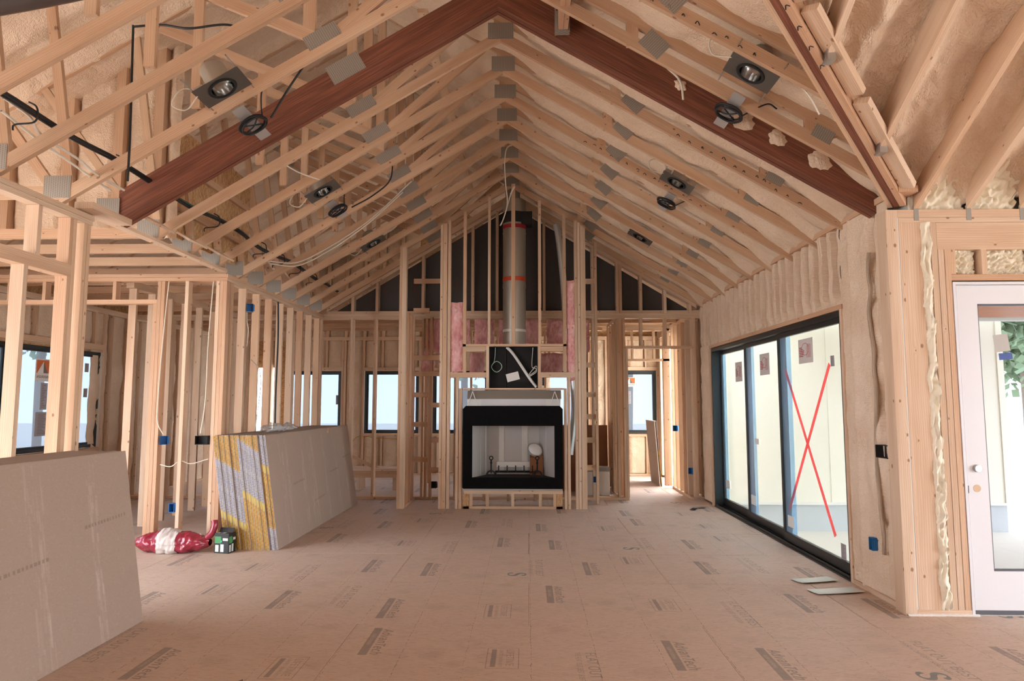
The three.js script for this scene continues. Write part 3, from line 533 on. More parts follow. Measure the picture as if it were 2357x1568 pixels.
// gable wall across the end of the great room
const pG = structure('partition_wall', 'gable stud wall with black sheathing above the plate');
{
  const zb = -10.95, za = -11.09;
  stud(pG, XL, XR, 2.9, 2.938, za, zb + 0.001, wood(), 'top_plate'); stud(pG, XL, XR, 2.94, 2.978, za, zb + 0.002, wood(), 'top_plate');
  stud(pG, -3.3, XR, 2.98, 3.03, za, zb - 0.02, wood(), 'top_plate');
  const pts = [[-3.25, 3.0], [2.72, 3.0], [-0.25, 4.8]];
  mesh('black_sheathing', prismGeo(pts.map((p) => V(p[0], p[1], za - 0.002)), V(0, 0, -0.015), V(0, 1, 0), 1.2, 1.2), M.blackBoard, pG);
  for (const x of [-2.9, -2.5, -1.745, -0.93, -0.53, 0.24, 1.03, 1.43, 1.48, 1.81, 2.2, 2.6]) stud(pG, x, x + 0.045, 2.98, ceilY(x + (x < -0.25 ? 0 : 0.045)) + 0.02, za, zb, wood(), 'gable_stud');
  stud(pG, -0.28, -0.22, 2.98, 4.8, za, zb, redWood(), 'gable_stud');
  flat('rake_plate', [[-3.3, ceilY(-3.3) - 0.03], [-0.25, 4.815], [-0.25, 4.87], [-3.3, ceilY(-3.3) + 0.03]], za, zb + 0.01, wood(), pG);
  flat('rake_plate', [[-0.25, 4.815], [2.72, ceilY(2.72) - 0.03], [2.72, ceilY(2.72) + 0.03], [-0.25, 4.87]], za, zb + 0.01, wood(), pG);
  for (const x of [-5.9, -5.5, -5.1, -4.7, -4.3, -3.9, -2.9, -2.52, -1.73, -1.2, 1.03, 1.43]) stud(pG, x, x + 0.038, 0.04, 2.9, za, zb);
  stud(pG, 1.53, 1.568, 0.04, 2.9, za, zb); stud(pG, 1.57, 1.605, 0.04, 2.41, za, zb + 0.002);
  stud(pG, 2.64, 2.7, 0.04, 2.9, za, zb);
  stud(pG, 1.57, 2.7, 2.41, 2.45, za, zb + 0.003, wood(), 'header');
  for (const x of [1.81, 2.2]) stud(pG, x, x + 0.04, 2.45, 2.9, za, zb, wood(), 'cripple_stud');
  stud(pG, XL, 1.6, 0.001, 0.04, za, zb + 0.001, wood(), 'bottom_plate');
}
// hallway walls beyond the doorway
const pH = structure('partition_wall', 'stud wall between the hallway and the rooms behind the chase'), pI = structure('partition_wall', 'stud wall on the daylight side of the hallway'), pJ = structure('partition_wall', 'header wall across the hallway end'), pK = structure('partition_wall', 'stud wall behind the fireplace chase');
{
  for (let k = 0; k < 5; k++) stud(pH, 1.45, 1.54, 0.04, 2.9, -11.2 - k * 0.3, -11.162 - k * 0.3);
  stud(pH, 1.45, 1.54, 0.04, 2.9, -12.5, -12.42); stud(pH, 1.45, 1.54, 0.001, 0.04, -12.5, -11.1, wood(), 'bottom_plate'); stud(pH, 1.45, 1.54, 2.9, 2.965, -12.5, -11.1, wood(), 'top_plate');
  for (let k = 0; k < 5; k++) stud(pI, 2.6, 2.69, 0.04, 2.9, -11.3 - k * 0.28, -11.262 - k * 0.28);
  stud(pI, 2.6, 2.69, 0.001, 0.04, -12.5, -11.1, wood(), 'bottom_plate');
  stud(pJ, 1.54, 2.6, 2.3, 2.34, -12.6, -12.5, wood(), 'header'); stud(pJ, 1.5, 2.7, 2.86, 2.965, -12.6, -12.5, wood(), 'top_plate');
  for (const x of [1.9, 2.3]) stud(pJ, x, x + 0.038, 2.34, 2.86, -12.59, -12.5, wood(), 'cripple_stud');
  stud(pJ, 2.48, 2.6, 0.04, 2.9, -12.6, -12.5);
  for (const x of [-2.3, -1.9, -1.1, -0.6, 0.3, 0.9]) stud(pK, x, x + 0.038, 0.04, 2.9, -12.9, -12.81);
  stud(pK, -2.3, 1.4, 2.9, 2.965, -12.9, -12.8, wood(), 'top_plate');
}
// attic wall of foam and studs over the rooms on the left, with a strand board return
const pT = structure('partition_wall', 'attic stud wall filled with cream foam above the wide opening');
{
  const z = -6.3;
  const xs = [-6.4, -5.9, -5.55, -5.13, -4.53, -4.03, -3.64, -3.42];
  for (let i = 0; i < 7; i++) { const x = xs[i]; stud(pT, x, x + 0.09, 3.12, Math.min(roofY(x), 5.35) - 0.05, z - 0.1, z, tw()); foamZ(pT, z - 0.05, x + 0.09, xs[i + 1], 3.12, (q) => Math.min(roofY(q), 5.35) - 0.03); }
  box('strand_board', -3.45, -3.435, 3.14, 4.25, -8.1, -6.4, M.osb, pT, 1.2, 1.2);
  for (const y of [3.4, 3.85]) stud(pT, -3.435, -3.4, y, y + 0.07, -8.0, -6.42, redWood(), 'furring');
}

let chase;
// ================================================================ CHIMNEY CHASE FRAME AND FIREPLACE
{
  const t = chase = thing('chase_frame', 'tall lumber chase frame standing round the fireplace', 'framing');
  const za = -10.089, zb = -10.0, up = (x) => ceilY(x) - 0.005;
  const s = (x0, x1, y0, y1, m, n = 'stud', b = zb, a = za) => box(n, x0, x1, y0, y1, a, b, m ?? wood(), t);
  for (const [x0, x1] of [[-1.314, -1.276], [-1.272, -1.21], [-1.2, -1.157]]) s(x0, x1, 0.0, up(x0), undefined, 'stud', zb - 0.002 * rnd());
  for (const [x0, x1] of [[0.69, 0.73], [0.735, 0.775], [0.78, 0.855]]) s(x0, x1, 0.0, up(x1), undefined, 'stud', zb - 0.002 * rnd());
  s(-0.969, -0.924, 1.983, up(-0.969)); s(0.519, 0.564, 1.983, up(0.564));
  for (const [x0, x1] of [[-0.6, -0.562], [-0.25, -0.192], [0.151, 0.196]]) s(x0, x1, 2.402, up(x0 > -0.25 ? x1 : x0));
  s(-1.07, -1.03, 0, 1.906); s(-1.02, -0.975, 0, 1.745); s(0.525, 0.565, 0, 1.745); s(0.575, 0.615, 0, 1.906);
  s(-0.969, 0.564, 2.366, 2.402, woods[2], 'niche_head'); s(-0.622, -0.58, 1.752, 2.366); s(0.143, 0.183, 1.752, 2.366);
  s(-0.922, -0.624, 2.29, 2.362, undefined, 'blocking'); s(0.185, 0.517, 2.29, 2.362, undefined, 'blocking');
  s(-1.155, -0.624, 1.906, 1.981, undefined, 'rail'); s(0.185, 0.69, 1.906, 1.981, undefined, 'rail');
  s(-0.955, 0.52, 1.728, 1.75, woods[2], 'niche_shelf', zb + 0.01, za - 0.2);
  s(-0.94, 0.5, 0.215, 0.262, undefined, 'platform_rail');
  for (const x of [-0.86, -0.62, -0.25, 0.15, 0.36]) s(x, x + 0.042, 0.04, 0.215, undefined, 'platform_leg');
  for (const x of [-0.7, -0.33, 0.08]) s(x, x + 0.042, 0.04, 0.215, redWood(), 'platform_leg', -10.5, -10.54);
  s(-0.955, -0.865, 0.001, 0.215, M.osb, 'gusset'); s(0.405, 0.495, 0.001, 0.215, M.osb, 'gusset');
  s(-0.95, 0.5, 0.001, 0.038, undefined, 'bottom_plate');
  // tall post and the short return wall at the chase's left
  s(-1.922, -1.884, 0, 3.86, woods[4], 'post', zb + 0.02); s(-1.882, -1.82, 0, 3.87, woods[0], 'post', zb + 0.022);
  for (const z of [-10.25, -10.5, -10.75]) box('stud', -1.9, -1.81, 0.04, 2.9, z - 0.038, z, redWood(), t);
  box('bottom_plate', -1.9, -1.81, 0.001, 0.04, -10.94, -10.09, redWood(), t);
  for (const [x, z] of [[-1.56, -10.7], [-1.36, -10.62], [-1.66, -10.85]]) box('stud', x, x + 0.04, 0.04, 2.9, z - 0.09, z, redWood(), t);
  for (const [x0, x1, y] of [[-1.81, -1.56, 1.62], [-1.52, -1.32, 1.46], [-1.81, -1.56, 1.16], [-1.52, -1.32, 0.92], [-1.81, -1.56, 0.62], [-1.52, -1.32, 0.46], [-1.81, -1.32, 2.2], [-1.81, -1.32, 1.95], [-1.81, -1.32, 3.42], [-1.81, -1.56, 2.95]]) box('blocking', x0, x1, y, y + 0.075, -10.62, -10.58, redWood(), t);
  for (const y of [0.5, 0.92, 1.28, 1.62, 2.08, 3.4]) box('blocking', 0.86, 1.05, y, y + 0.08, -10.6, -10.56, wood(), t);
  box('stud', 0.86, 0.9, 0, 2.9, -10.6, -10.51, wood(), t); box('stud', 1.04, 1.08, 0, up(1.08), -10.62, -10.53, wood(), t);
}
{ // fireplace insert
  const t = thing('fireplace', 'black speckled steel fireplace insert with an open firebox', 'fireplace', undefined, [0, 0, 0]);
  const z = -9.975, sp = canvasTex(512, 512, (c, w, h) => { c.fillStyle = '#0e0d0d'; c.fillRect(0, 0, w, h); for (let i = 0; i < 7000; i++) { const k = rr(26, 62); c.fillStyle = `rgba(${k},${k - 4},${k - 6},.5)`; c.fillRect(rnd() * w, rnd() * h, 2, 2); } }, true);
  const face = phys(0xffffff, 0.95, { map: sp, specularIntensity: 0.3 });
  const sh = new THREE.Shape([[-0.957, 0.31], [-0.945, 0.296], [0.488, 0.296], [0.5, 0.31], [0.5, 1.44], [0.455, 1.486], [-0.912, 1.486], [-0.957, 1.44]].map((p) => new THREE.Vector2(...p)));
  const ho = new THREE.Path([[-0.821, 0.45], [0.382, 0.45], [0.382, 1.201], [-0.821, 1.201]].map((p) => new THREE.Vector2(...p))); sh.holes.push(ho);
  const fg = new THREE.ExtrudeGeometry(sh, { depth: 0.02, bevelEnabled: true, bevelSize: 0.003, bevelThickness: 0.003, bevelSegments: 1 }); const m = mesh('face_plate', fg, face, t); m.position.z = z;
  const grey = std(0xb9b2ac, 0.55, { metalness: 0.1 }), pale = std(0xd2ccc2, 0.5, { metalness: 0.1 });
  box('firebox_back', -0.6, 0.16, 0.43, 1.24, z - 0.52, z - 0.5, grey, t); box('firebox_floor', -0.86, 0.42, 0.43, 0.45, z - 0.52, z - 0.004, M.blackMatte, t); box('firebox_top', -0.86, 0.42, 1.205, 1.225, z - 0.52, z - 0.004, grey, t);
  mesh('firebox_side', prismGeo([V(-0.845, 0.45, z - 0.004), V(-0.83, 0.45, z - 0.004), V(-0.6, 0.45, z - 0.5), V(-0.615, 0.45, z - 0.5)], V(0, 0.76, 0), V(0, 1, 0)), grey, t);
  mesh('firebox_side', prismGeo([V(0.405, 0.45, z - 0.004), V(0.39, 0.45, z - 0.004), V(0.16, 0.45, z - 0.5), V(0.175, 0.45, z - 0.5)], V(0, 0.76, 0), V(0, 1, 0)), grey, t);
  for (const [x, w] of [[-0.76, 0.05], [-0.69, 0.055], [-0.45, 0.08], [-0.1, 0.09], [0.26, 0.04]]) box('liner_strip', x, x + w, 0.47, 1.19, x < -0.6 ? z - 0.17 - (x + 0.8) * 2 : x > 0.16 ? z - 0.28 : z - 0.5, x < -0.6 ? z - 0.165 - (x + 0.8) * 2 : x > 0.16 ? z - 0.27 : z - 0.488, pale, t);
  box('outer_case', -0.9, 0.46, 0.3, 0.425, z - 0.56, z - 0.01, M.steel, t); box('outer_case', -0.9, 0.46, 1.235, 1.48, z - 0.56, z - 0.01, M.steel, t); box('outer_case', -0.9, 0.46, 0.43, 1.23, z - 0.56, z - 0.535, M.steel, t);
  mesh('hood', prismGeo([V(-0.9, 1.59, z - 0.03), V(-0.9, 1.72, z - 0.12), V(-0.9, 1.72, z - 0.3), V(-0.9, 1.59, z - 0.3)], V(1.385, 0, 0), V(1, 0, 0)), std(0x8f857a, 0.6), t);
  box('hood_front', -0.905, 0.475, 1.488, 1.588, z - 0.07, z - 0.06, M.white, t); box('hood_cover', -0.7, 0.26, 1.488, 1.59, z - 0.06, z - 0.05, std(0xd8d6d8, 0.35), t);
  for (const x of [-0.82, 0.39]) { tube('wire_bracket', [V(x - 0.075, 1.486, z - 0.03), V(x, 1.7, z - 0.03)], 0.006, M.white, t, 6, 2); tube('wire_bracket', [V(x + 0.075, 1.486, z - 0.03), V(x, 1.7, z - 0.03)], 0.006, M.white, t, 6, 2); }
  box('base_trim', -0.95, 0.49, 0.266, 0.294, z - 0.3, z + 0.004, M.steel, t);
}
const iron = std(0x1b1918, 0.55, { metalness: 0.4 });
for (const x of [-0.55, 0.13]) {
  const t = thing('andiron', 'black iron andiron with a ring top inside the firebox', 'andiron', 'pair of andirons in the firebox', [x, 0.451, -10.12]);
  tube('post', [V(0, 0.05, 0), V(0, 0.24, 0)], 0.012, iron, t, 8, 4); tube('foot', [V(-0.07, 0.005, 0.02), V(-0.05, 0.06, 0.01), V(0, 0.085, 0), V(0.05, 0.06, 0.01), V(0.07, 0.005, 0.02)], 0.012, iron, t, 8, 20);
  const r = mesh('ring', new THREE.TorusGeometry(0.026, 0.007, 8, 20), iron, t); r.position.y = 0.27; const k = mesh('knuckle', new THREE.SphereGeometry(0.018, 10, 8), iron, t); k.position.y = 0.2;
  tube('shank', [V(0, 0.07, 0), V(0, 0.065, -0.14)], 0.01, iron, t, 6, 4);
}
{
  const t = thing('log_grate', 'black iron log grate lying in the firebox', 'grate', undefined, [-0.2, 0.451, -10.15]);
  for (let k = 0; k < 5; k++) tube('bar', [V(-0.24 + k * 0.125, 0.16, 0), V(-0.24 + k * 0.125, 0.07, 0.01), V(-0.24 + k * 0.125, 0.06, -0.2)], 0.008, iron, t, 6, 12);
  for (const z of [-0.02, -0.17]) tube('rail', [V(-0.3, 0.06, z), V(0.32, 0.06, z)], 0.01, iron, t, 6, 2);
  for (const x of [-0.28, 0.3]) tube('leg', [V(x, 0.0, -0.02), V(x, 0.06, -0.02)], 0.009, iron, t, 6, 2);
}
{ const b = box('ceramic_board', -0.48, 0.06, 0.565, 0.645, -10.42, -10.39, M.offWhite); tag(b, 'cream board strip lying across the log grate', 'board'); }
{ const t = thing('cardboard_box', 'brown cardboard box with open flaps standing in the firebox', 'box', undefined, [0.12, 0.451, -10.36]); const cb = std(0x8a5a3c, 0.85); mesh('carton', new RoundedBoxGeometry(0.2, 0.26, 0.12, 1, 0.004), cb, t).position.y = 0.131; const f = mesh('flap', boxGeo(-0.1, 0.1, 0, 0.05, -0.002, 0.002), cb, t); f.position.set(0, 0.26, 0.06); f.rotation.x = 0.5; }
{ const t = thing('dust_pan', 'white rounded pan with a grey rim lying on the box in the firebox', 'pan', undefined, [0.1, 0.83, -10.3]); const p = mesh('bowl', new THREE.SphereGeometry(0.11, 20, 10, 0, 6.3, 0, 1.4), M.white, t); p.rotation.x = 0.9; p.scale.set(1, 0.45, 0.9); const r = mesh('rim', new THREE.TorusGeometry(0.108, 0.01, 8, 24), M.steel, t); r.rotation.x = 2.47; t.rotation.z = -0.5; }
{ // black recessed media box above the fireplace
  const t = thing('media_box', 'black steel recessed media box in the niche above the fireplace', 'box');
  box('back', -0.576, 0.14, 1.753, 2.364, -10.14, -10.13, M.black, t); box('side', -0.578, -0.57, 1.753, 2.364, -10.13, -10.002, M.blackMatte, t); box('side', 0.134, 0.142, 1.753, 2.364, -10.13, -10.002, M.blackMatte, t); box('top', -0.57, 0.134, 2.356, 2.364, -10.13, -10.002, M.blackMatte, t);
  box('divider', -0.338, -0.332, 1.76, 2.356, -10.13, -10.11, M.blackMatte, t); box('outlet', -0.18, 0.0, 1.85, 1.92, -10.13, -10.115, M.blackMatte, t);
}
tag(tube('conduit', [V(-0.32, 2.36, -10.07), V(-0.24, 2.28, -10.07), V(0.03, 1.88, -10.06), V(0.12, 1.765, -10.05)], 0.022, M.white, undefined, 10, 24), 'white plastic conduit slanting across the black media box', 'conduit');
tag(tube('cable_coil', (() => { const p = [V(-0.49, 2.36, -10.1), V(-0.5, 2.2, -10.1)]; for (let k = 0; k < 40; k++) { const a = k * 0.5; p.push(V(-0.47 + Math.cos(a + 2.4) * (0.065 + 0.012 * Math.sin(k)), 2.07 + Math.sin(a + 2.4) * 0.08, -10.1 + 0.012 * Math.sin(k * 1.7))); } return p; })(), 0.0055, std(0xb8d6c6, 0.5), undefined, 6, 260), 'loop of pale green cable hanging in the black media box', 'cable');
tag(tube('cable_coil', [V(0.07, 2.36, -10.1), V(0.066, 2.05, -10.1), V(0.12, 2.08, -10.08), V(0.13, 2.03, -10.08), V(0.02, 1.94, -10.07), V(0.0, 1.93, -10.07), V(0.1, 2.05, -10.07), V(0.125, 2.0, -10.07), V(0.02, 1.92, -10.06)], 0.006, M.white, undefined, 6, 80), 'white cable tied in loops round the conduit in the media box', 'cable');
{ const b = mesh('instruction_sheet', new THREE.BoxGeometry(0.19, 0.12, 0.003), M.white); b.position.set(-0.23, 1.92, -10.1); b.rotation.z = 0.25; tag(b, 'white paper sheet tilted inside the black media box', 'paper'); }
{ // flue
  const t = thing('flue_pipe', 'tall galvanised flue pipe rising behind the chase studs', 'pipe', undefined, [-0.213, 0, -10.45]);
  const prof = []; for (const [y, r] of [[2.34, 0.178], [2.6, 0.178], [3.3, 0.178], [3.33, 0.186], [3.35, 0.178], [3.36, 0.186], [3.38, 0.178], [4.16, 0.178], [4.18, 0.186], [4.2, 0.178], [4.7, 0.178]]) prof.push(new THREE.Vector2(r, y));
  mesh('pipe', new THREE.LatheGeometry(prof, 40), M.flue, t);
  const band = (y0, y1, m, n) => mesh(n, new THREE.LatheGeometry([new THREE.Vector2(0.181, y0), new THREE.Vector2(0.183, y0 + 0.002), new THREE.Vector2(0.183, y1 - 0.002), new THREE.Vector2(0.181, y1)], 40), m, t);
  band(3.41, 3.475, std(0xd2502c, 0.6), 'warning_band'); band(4.24, 4.3, std(0xb02030, 0.6), 'warning_band'); band(2.62, 2.66, M.white, 'tape'); band(4.33, 4.5, M.blackMatte, 'collar');
  const el = mesh('damper', boxGeo(-0.05, 0.28, 4.3, 4.5, -0.1, 0.14), M.blackMatte, t);
}
{ // flexible foil duct
  const pts = [[0.44, 4.32], [0.465, 4.2], [0.51, 3.83], [0.555, 3.34], [0.59, 2.66], [0.685, 1.9], [0.7, 1.35], [0.63, 0.75]].map((p) => V(p[0], p[1], -10.42));
  const c = new THREE.CatmullRomCurve3(pts), g = new THREE.TubeGeometry(c, 260, 0.05, 12), p = g.attributes.position;
  const fr = c.getSpacedPoints(260); for (let i = 0; i < p.count; i++) { const k = Math.floor(i / 13), q = fr[k], s = 1 + (k % 2 ? 0.07 : -0.04); p.setXYZ(i, q.x + (p.getX(i) - q.x) * s, q.y + (p.getY(i) - q.y) * s, q.z + (p.getZ(i) - q.z) * s); } g.computeVertexNormals();
  tag(mesh('foil_duct', g, M.foil), 'ribbed silver foil duct hanging down beside the flue pipe', 'duct');
}
// ---- pink insulation batts
function batt(x0, x1, y0, y1, z, puff, parent) {
  const f = (s, t) => { const x = lerp(x0, x1, s), y = lerp(y0, y1, t), e = Math.min(s, 1 - s) * (x1 - x0), v = Math.min(t, 1 - t) * (y1 - y0), k = smooth(0, 0.06, e) * smooth(0, 0.05, v); return [x + 0.012 * N3(y * 9, 3, x0 * 9), y + 0.02 * N3(x * 12, y1 * 7, 2) * (t > 0.5 ? 1 : t < 0.1 ? 1 : 0), z + puff * k * (0.75 + 0.9 * fbm3(x * 9, y * 6, z, 3)) + 0.02 * N3(x * 30, y * 18, 2)]; };
  const g = sheetGeo(f, Math.max(10, Math.round((x1 - x0) * 70)), Math.max(14, Math.round((y1 - y0) * 60)), (s, t, p) => [p[0] * 1.6, p[1] * 1.6]);
  const b = boxGeo(x0 + 0.005, x1 - 0.005, y0 + 0.005, y1 - 0.005, z - 0.05, z - 0.005, 0.6, 0.6);
  const m = mesh('insulation_batt', mergeGeometries([g.toNonIndexed(), b]), M.pink, parent); m.userData.label = 'pink glass wool batt'; return m;
}
for (const [a, b] of [[-1.69, -1.42], [-1.38, -0.96], [-0.88, -0.55], [-0.48, -0.29], [-0.21, 0.22], [0.3, 0.66], [0.7, 1.0]]) batt(a, b, 2.36, 2.9, -11.03, 0.05, pG);
for (const [a, b] of [[-1.69, -1.5], [-1.44, -1.2], [-0.93, -0.7], [0.2, 0.55]]) batt(a, b, 2.0, 2.32, -10.75, 0.05, chase);
batt(-1.155, -0.972, 1.99, 3.03, -10.04, 0.05, chase);
batt(0.57, 0.73, 1.86, 3.36, -10.04, 0.06, chase);
// ================================================================ WINDOWS AND DOORS
const makerSticker = (mirror = true) => canvasTex(256, 256, (c, w, h) => {
  if (mirror) { c.translate(w, 0); c.scale(-1, 1); }
  c.fillStyle = '#e9e2dc'; c.fillRect(0, 0, w, h);
  c.fillStyle = '#d9703c'; c.fillRect(14, 14, 228, 148);
  c.fillStyle = '#efe9e2'; c.beginPath(); c.moveTo(128, 24); c.lineTo(228, 162); c.lineTo(128, 162); c.fill();
  c.fillStyle = '#7a6a60'; c.beginPath(); c.moveTo(128, 24); c.lineTo(128, 162); c.lineTo(60, 162); c.fill();
  c.fillStyle = '#6a5c54'; c.font = 'bold 40px sans-serif'; c.textAlign = 'center'; c.fillText('ANDERSEN', 128, 218, 224);
});
const stickerMat = std(0xffffff, 0.7, { map: makerSticker() });
const greyLabel = std(0xffffff, 0.8, { map: canvasTex(128, 256, (c, w, h) => { c.fillStyle = '#a9a3a6'; c.fillRect(0, 0, w, h); c.fillStyle = 'rgba(70,66,70,.6)'; for (let i = 0; i < 14; i++) c.fillRect(20, 20 + i * 16, rr(30, 88), 5); }) });
let winCount = 0;
// window in a wall facing +z (axis 'z') or +x (axis 'x'); a..b along the wall, at depth p
function windowUnit(axis, p, a, b, y0, y1, label, stickers) {
  const t = new THREE.Group(); t.name = 'window_' + (++winCount); scene.add(t); t.userData.kind = 'structure'; t.userData.label = label;
  const B = (n, a0, a1, c0, c1, d0, d1, m) => axis === 'z' ? box(n, a0, a1, c0, c1, p - d1, p - d0, m, t) : box(n, p - d1, p - d0, c0, c1, a0, a1, m, t);
  B('frame', a, b, y1 - 0.045, y1, 0.03, 0.13, M.frame); B('frame', a, b, y0, y0 + 0.045, 0.03, 0.13, M.frame); B('frame', a, a + 0.045, y0 + 0.045, y1 - 0.045, 0.03, 0.13, M.frame); B('frame', b - 0.045, b, y0 + 0.045, y1 - 0.045, 0.03, 0.13, M.frame);
  B('sash', a + 0.045, b - 0.045, y1 - 0.075, y1 - 0.045, 0.06, 0.1, M.frame); B('sash', a + 0.045, b - 0.045, y0 + 0.045, y0 + 0.075, 0.06, 0.1, M.frame); B('sash', a + 0.045, a + 0.075, y0 + 0.075, y1 - 0.075, 0.06, 0.1, M.frame); B('sash', b - 0.075, b - 0.045, y0 + 0.075, y1 - 0.075, 0.06, 0.1, M.frame);
  const pane = mesh('pane', new THREE.PlaneGeometry(b - a - 0.15, y1 - y0 - 0.15), M.film, t);
  if (axis === 'z') pane.position.set((a + b) / 2, (y0 + y1) / 2, p - 0.08); else { pane.position.set(p - 0.08, (y0 + y1) / 2, (a + b) / 2); pane.rotation.y = Math.PI / 2; }
  for (const [s, v, w, h, mat] of stickers ?? []) {
    const k = mesh('sticker', new THREE.BoxGeometry(w, h, 0.001), mat, t);
    if (axis === 'z') k.position.set(lerp(a, b, s), v, p - 0.077); else { k.position.set(p - 0.077, v, lerp(b, a, s)); k.rotation.y = Math.PI / 2; }
  }
  B('jamb', a - 0.006, a, y0, y1, 0, 0.13, M.offWhite); B('jamb', b, b + 0.006, y0, y1, 0, 0.13, M.offWhite);
}
windowUnit('x', XL, -8.3, -6.6, 0.88, 2.29, 'black framed window whose outer half hides behind the near studs', [[0.75, 1.75, 0.2, 0.3, greyLabel]]);
windowUnit('x', XL, -10.1, -8.42, 0.88, 2.29, 'black framed window with maker stickers in the foam filled wall', [[0.33, 1.97, 0.3, 0.3, stickerMat], [0.35, 1.62, 0.13, 0.36, greyLabel], [0.36, 1.25, 0.3, 0.32, greyLabel], [0.86, 2.05, 0.09, 0.13, greyLabel], [0.86, 1.68, 0.09, 0.13, greyLabel]]);
backWins.forEach(([a, b], i) => windowUnit('z', ZB, a, b, 0.88, 2.22, ['black framed back window beside the long stud run', 'black framed back window left of the tall chase post', 'black framed back window hidden behind the chase blocking', 'black framed back window behind the foil duct', 'black framed window at the end of the hallway'][i], i === 4 ? [[0.47, 1.98, 0.24, 0.2, stickerMat], [0.45, 1.65, 0.08, 0.27, greyLabel]] : i === 0 ? [[0.93, 1.6, 0.09, 0.2, greyLabel]] : []));

// ---- sliding door in the right wall
{
  const t = new THREE.Group(); t.name = 'door_1'; scene.add(t); t.userData.kind = 'structure'; t.userData.label = 'three panel black framed sliding door with a red tape cross';
  const z0 = -10.33, z1 = -6.05, yT = 2.352;
  box('head', XR + 0.005, XR + 0.17, yT - 0.05, yT, z0, z1, M.frame, t); box('jamb', XR + 0.005, XR + 0.17, 0.012, yT - 0.05, z0, z0 + 0.04, std(0x333b3a, 0.5), t); box('jamb', XR + 0.06, XR + 0.17, 0.012, yT - 0.05, z1 - 0.05, z1, M.frame, t);
  box('sill_track', XR - 0.005, XR + 0.17, 0.001, 0.014, z0, z1, M.frame, t); for (const x of [0.01, 0.055, 0.095, 0.14]) box('track_rib', XR + x, XR + x + 0.006, 0.012, 0.04, z0 + 0.04, z1 - 0.05, M.frame, t);
  const panel = (a, b, x, st, blue) => {
    const p = new THREE.Group(); p.name = 'panel'; t.add(p);
    box('stile', x, x + 0.036, 0.04, yT - 0.05, a, a + st[0], M.frame, p); box('stile', x, x + 0.036, 0.04, yT - 0.05, b - st[1], b, M.frame, p);
    box('rail', x, x + 0.036, 0.03, 0.13, a + st[0], b - st[1], M.frame, p); box('rail', x, x + 0.036, yT - 0.1, yT - 0.05, a + st[0], b - st[1], M.frame, p);
    const g = mesh('pane', new THREE.PlaneGeometry(b - a - st[0] - st[1], yT - 0.23), M.filmSlider, p); g.position.set(x + 0.02, (0.13 + yT - 0.1) / 2, (a + st[0] + b - st[1]) / 2); g.rotation.y = -Math.PI / 2;
    const f = mesh('film_strip', new THREE.PlaneGeometry(blue, yT - 0.24), M.blueFilm, p); f.position.set(x + 0.014, (0.13 + yT - 0.1) / 2, a + st[0] + blue / 2 + 0.01); f.rotation.y = -Math.PI / 2;
    return p;
  };
  const P1 = panel(-10.29, -8.97, XR + 0.125, [0.03, 0.045], 0.2), P2 = panel(-9.03, -7.65, XR + 0.085, [0.045, 0.04], 0.3), P3 = panel(-7.7, -6.1, XR + 0.04, [0.045, 0.06], 0.3);
  const redPaper = std(0xffffff, 0.8, { map: canvasTex(256, 256, (c, w, h) => { c.fillStyle = '#d9cfca'; c.fillRect(0, 0, w, h); c.strokeStyle = '#b0484c'; c.lineWidth = 5; c.beginPath(); c.arc(120, 110, 62, 0, 6.3); c.stroke(); for (let i = 0; i < 5; i++) { c.beginPath(); c.moveTo(150 + i * 16, 200); c.quadraticCurveTo(140 + i * 18, 90, 160 + i * 12, 60); c.stroke(); } c.lineWidth = 9; for (let i = 0; i < 6; i++) { c.beginPath(); c.moveTo(14, 90 + i * 18); c.lineTo(rr(60, 110), 90 + i * 18); c.stroke(); } }) });
  const st = (p, x, z, y, w, h, m) => { const k = mesh('sticker', new THREE.BoxGeometry(0.001, h, w), m, p); k.position.set(x, y, z); };
  st(P3, XR + 0.057, -6.96, 2.06, 0.36, 0.25, redPaper); st(P2, XR + 0.102, -8.3, 2.0, 0.34, 0.26, redPaper); st(P1, XR + 0.142, -9.45, 1.96, 0.3, 0.27, redPaper);
  st(P3, XR + 0.057, -6.36, 1.92, 0.08, 0.1, greyLabel); st(P3, XR + 0.057, -6.3, 0.2, 0.1, 0.14, greyLabel); st(P3, XR + 0.05, -7.5, 0.26, 0.18, 0.12, M.white); st(P2, XR + 0.095, -8.85, 0.3, 0.18, 0.12, M.white); st(P1, XR + 0.135, -10.1, 0.35, 0.18, 0.12, M.white); st(P2, XR + 0.095, -8.65, 1.05, 0.14, 0.07, M.white);
  const X = XR + 0.056; stick('tape_stripe', V(X, 1.891, -7.517), V(X, 0.307, -6.449), 0.0015, 0.05, M.redTape, P3, V(0, 0.5, 0.85)); stick('tape_stripe', V(X - 0.001, 1.895, -6.419), V(X - 0.001, 0.383, -7.542), 0.0015, 0.05, M.redTape, P3, V(0, 0.5, -0.85));
}
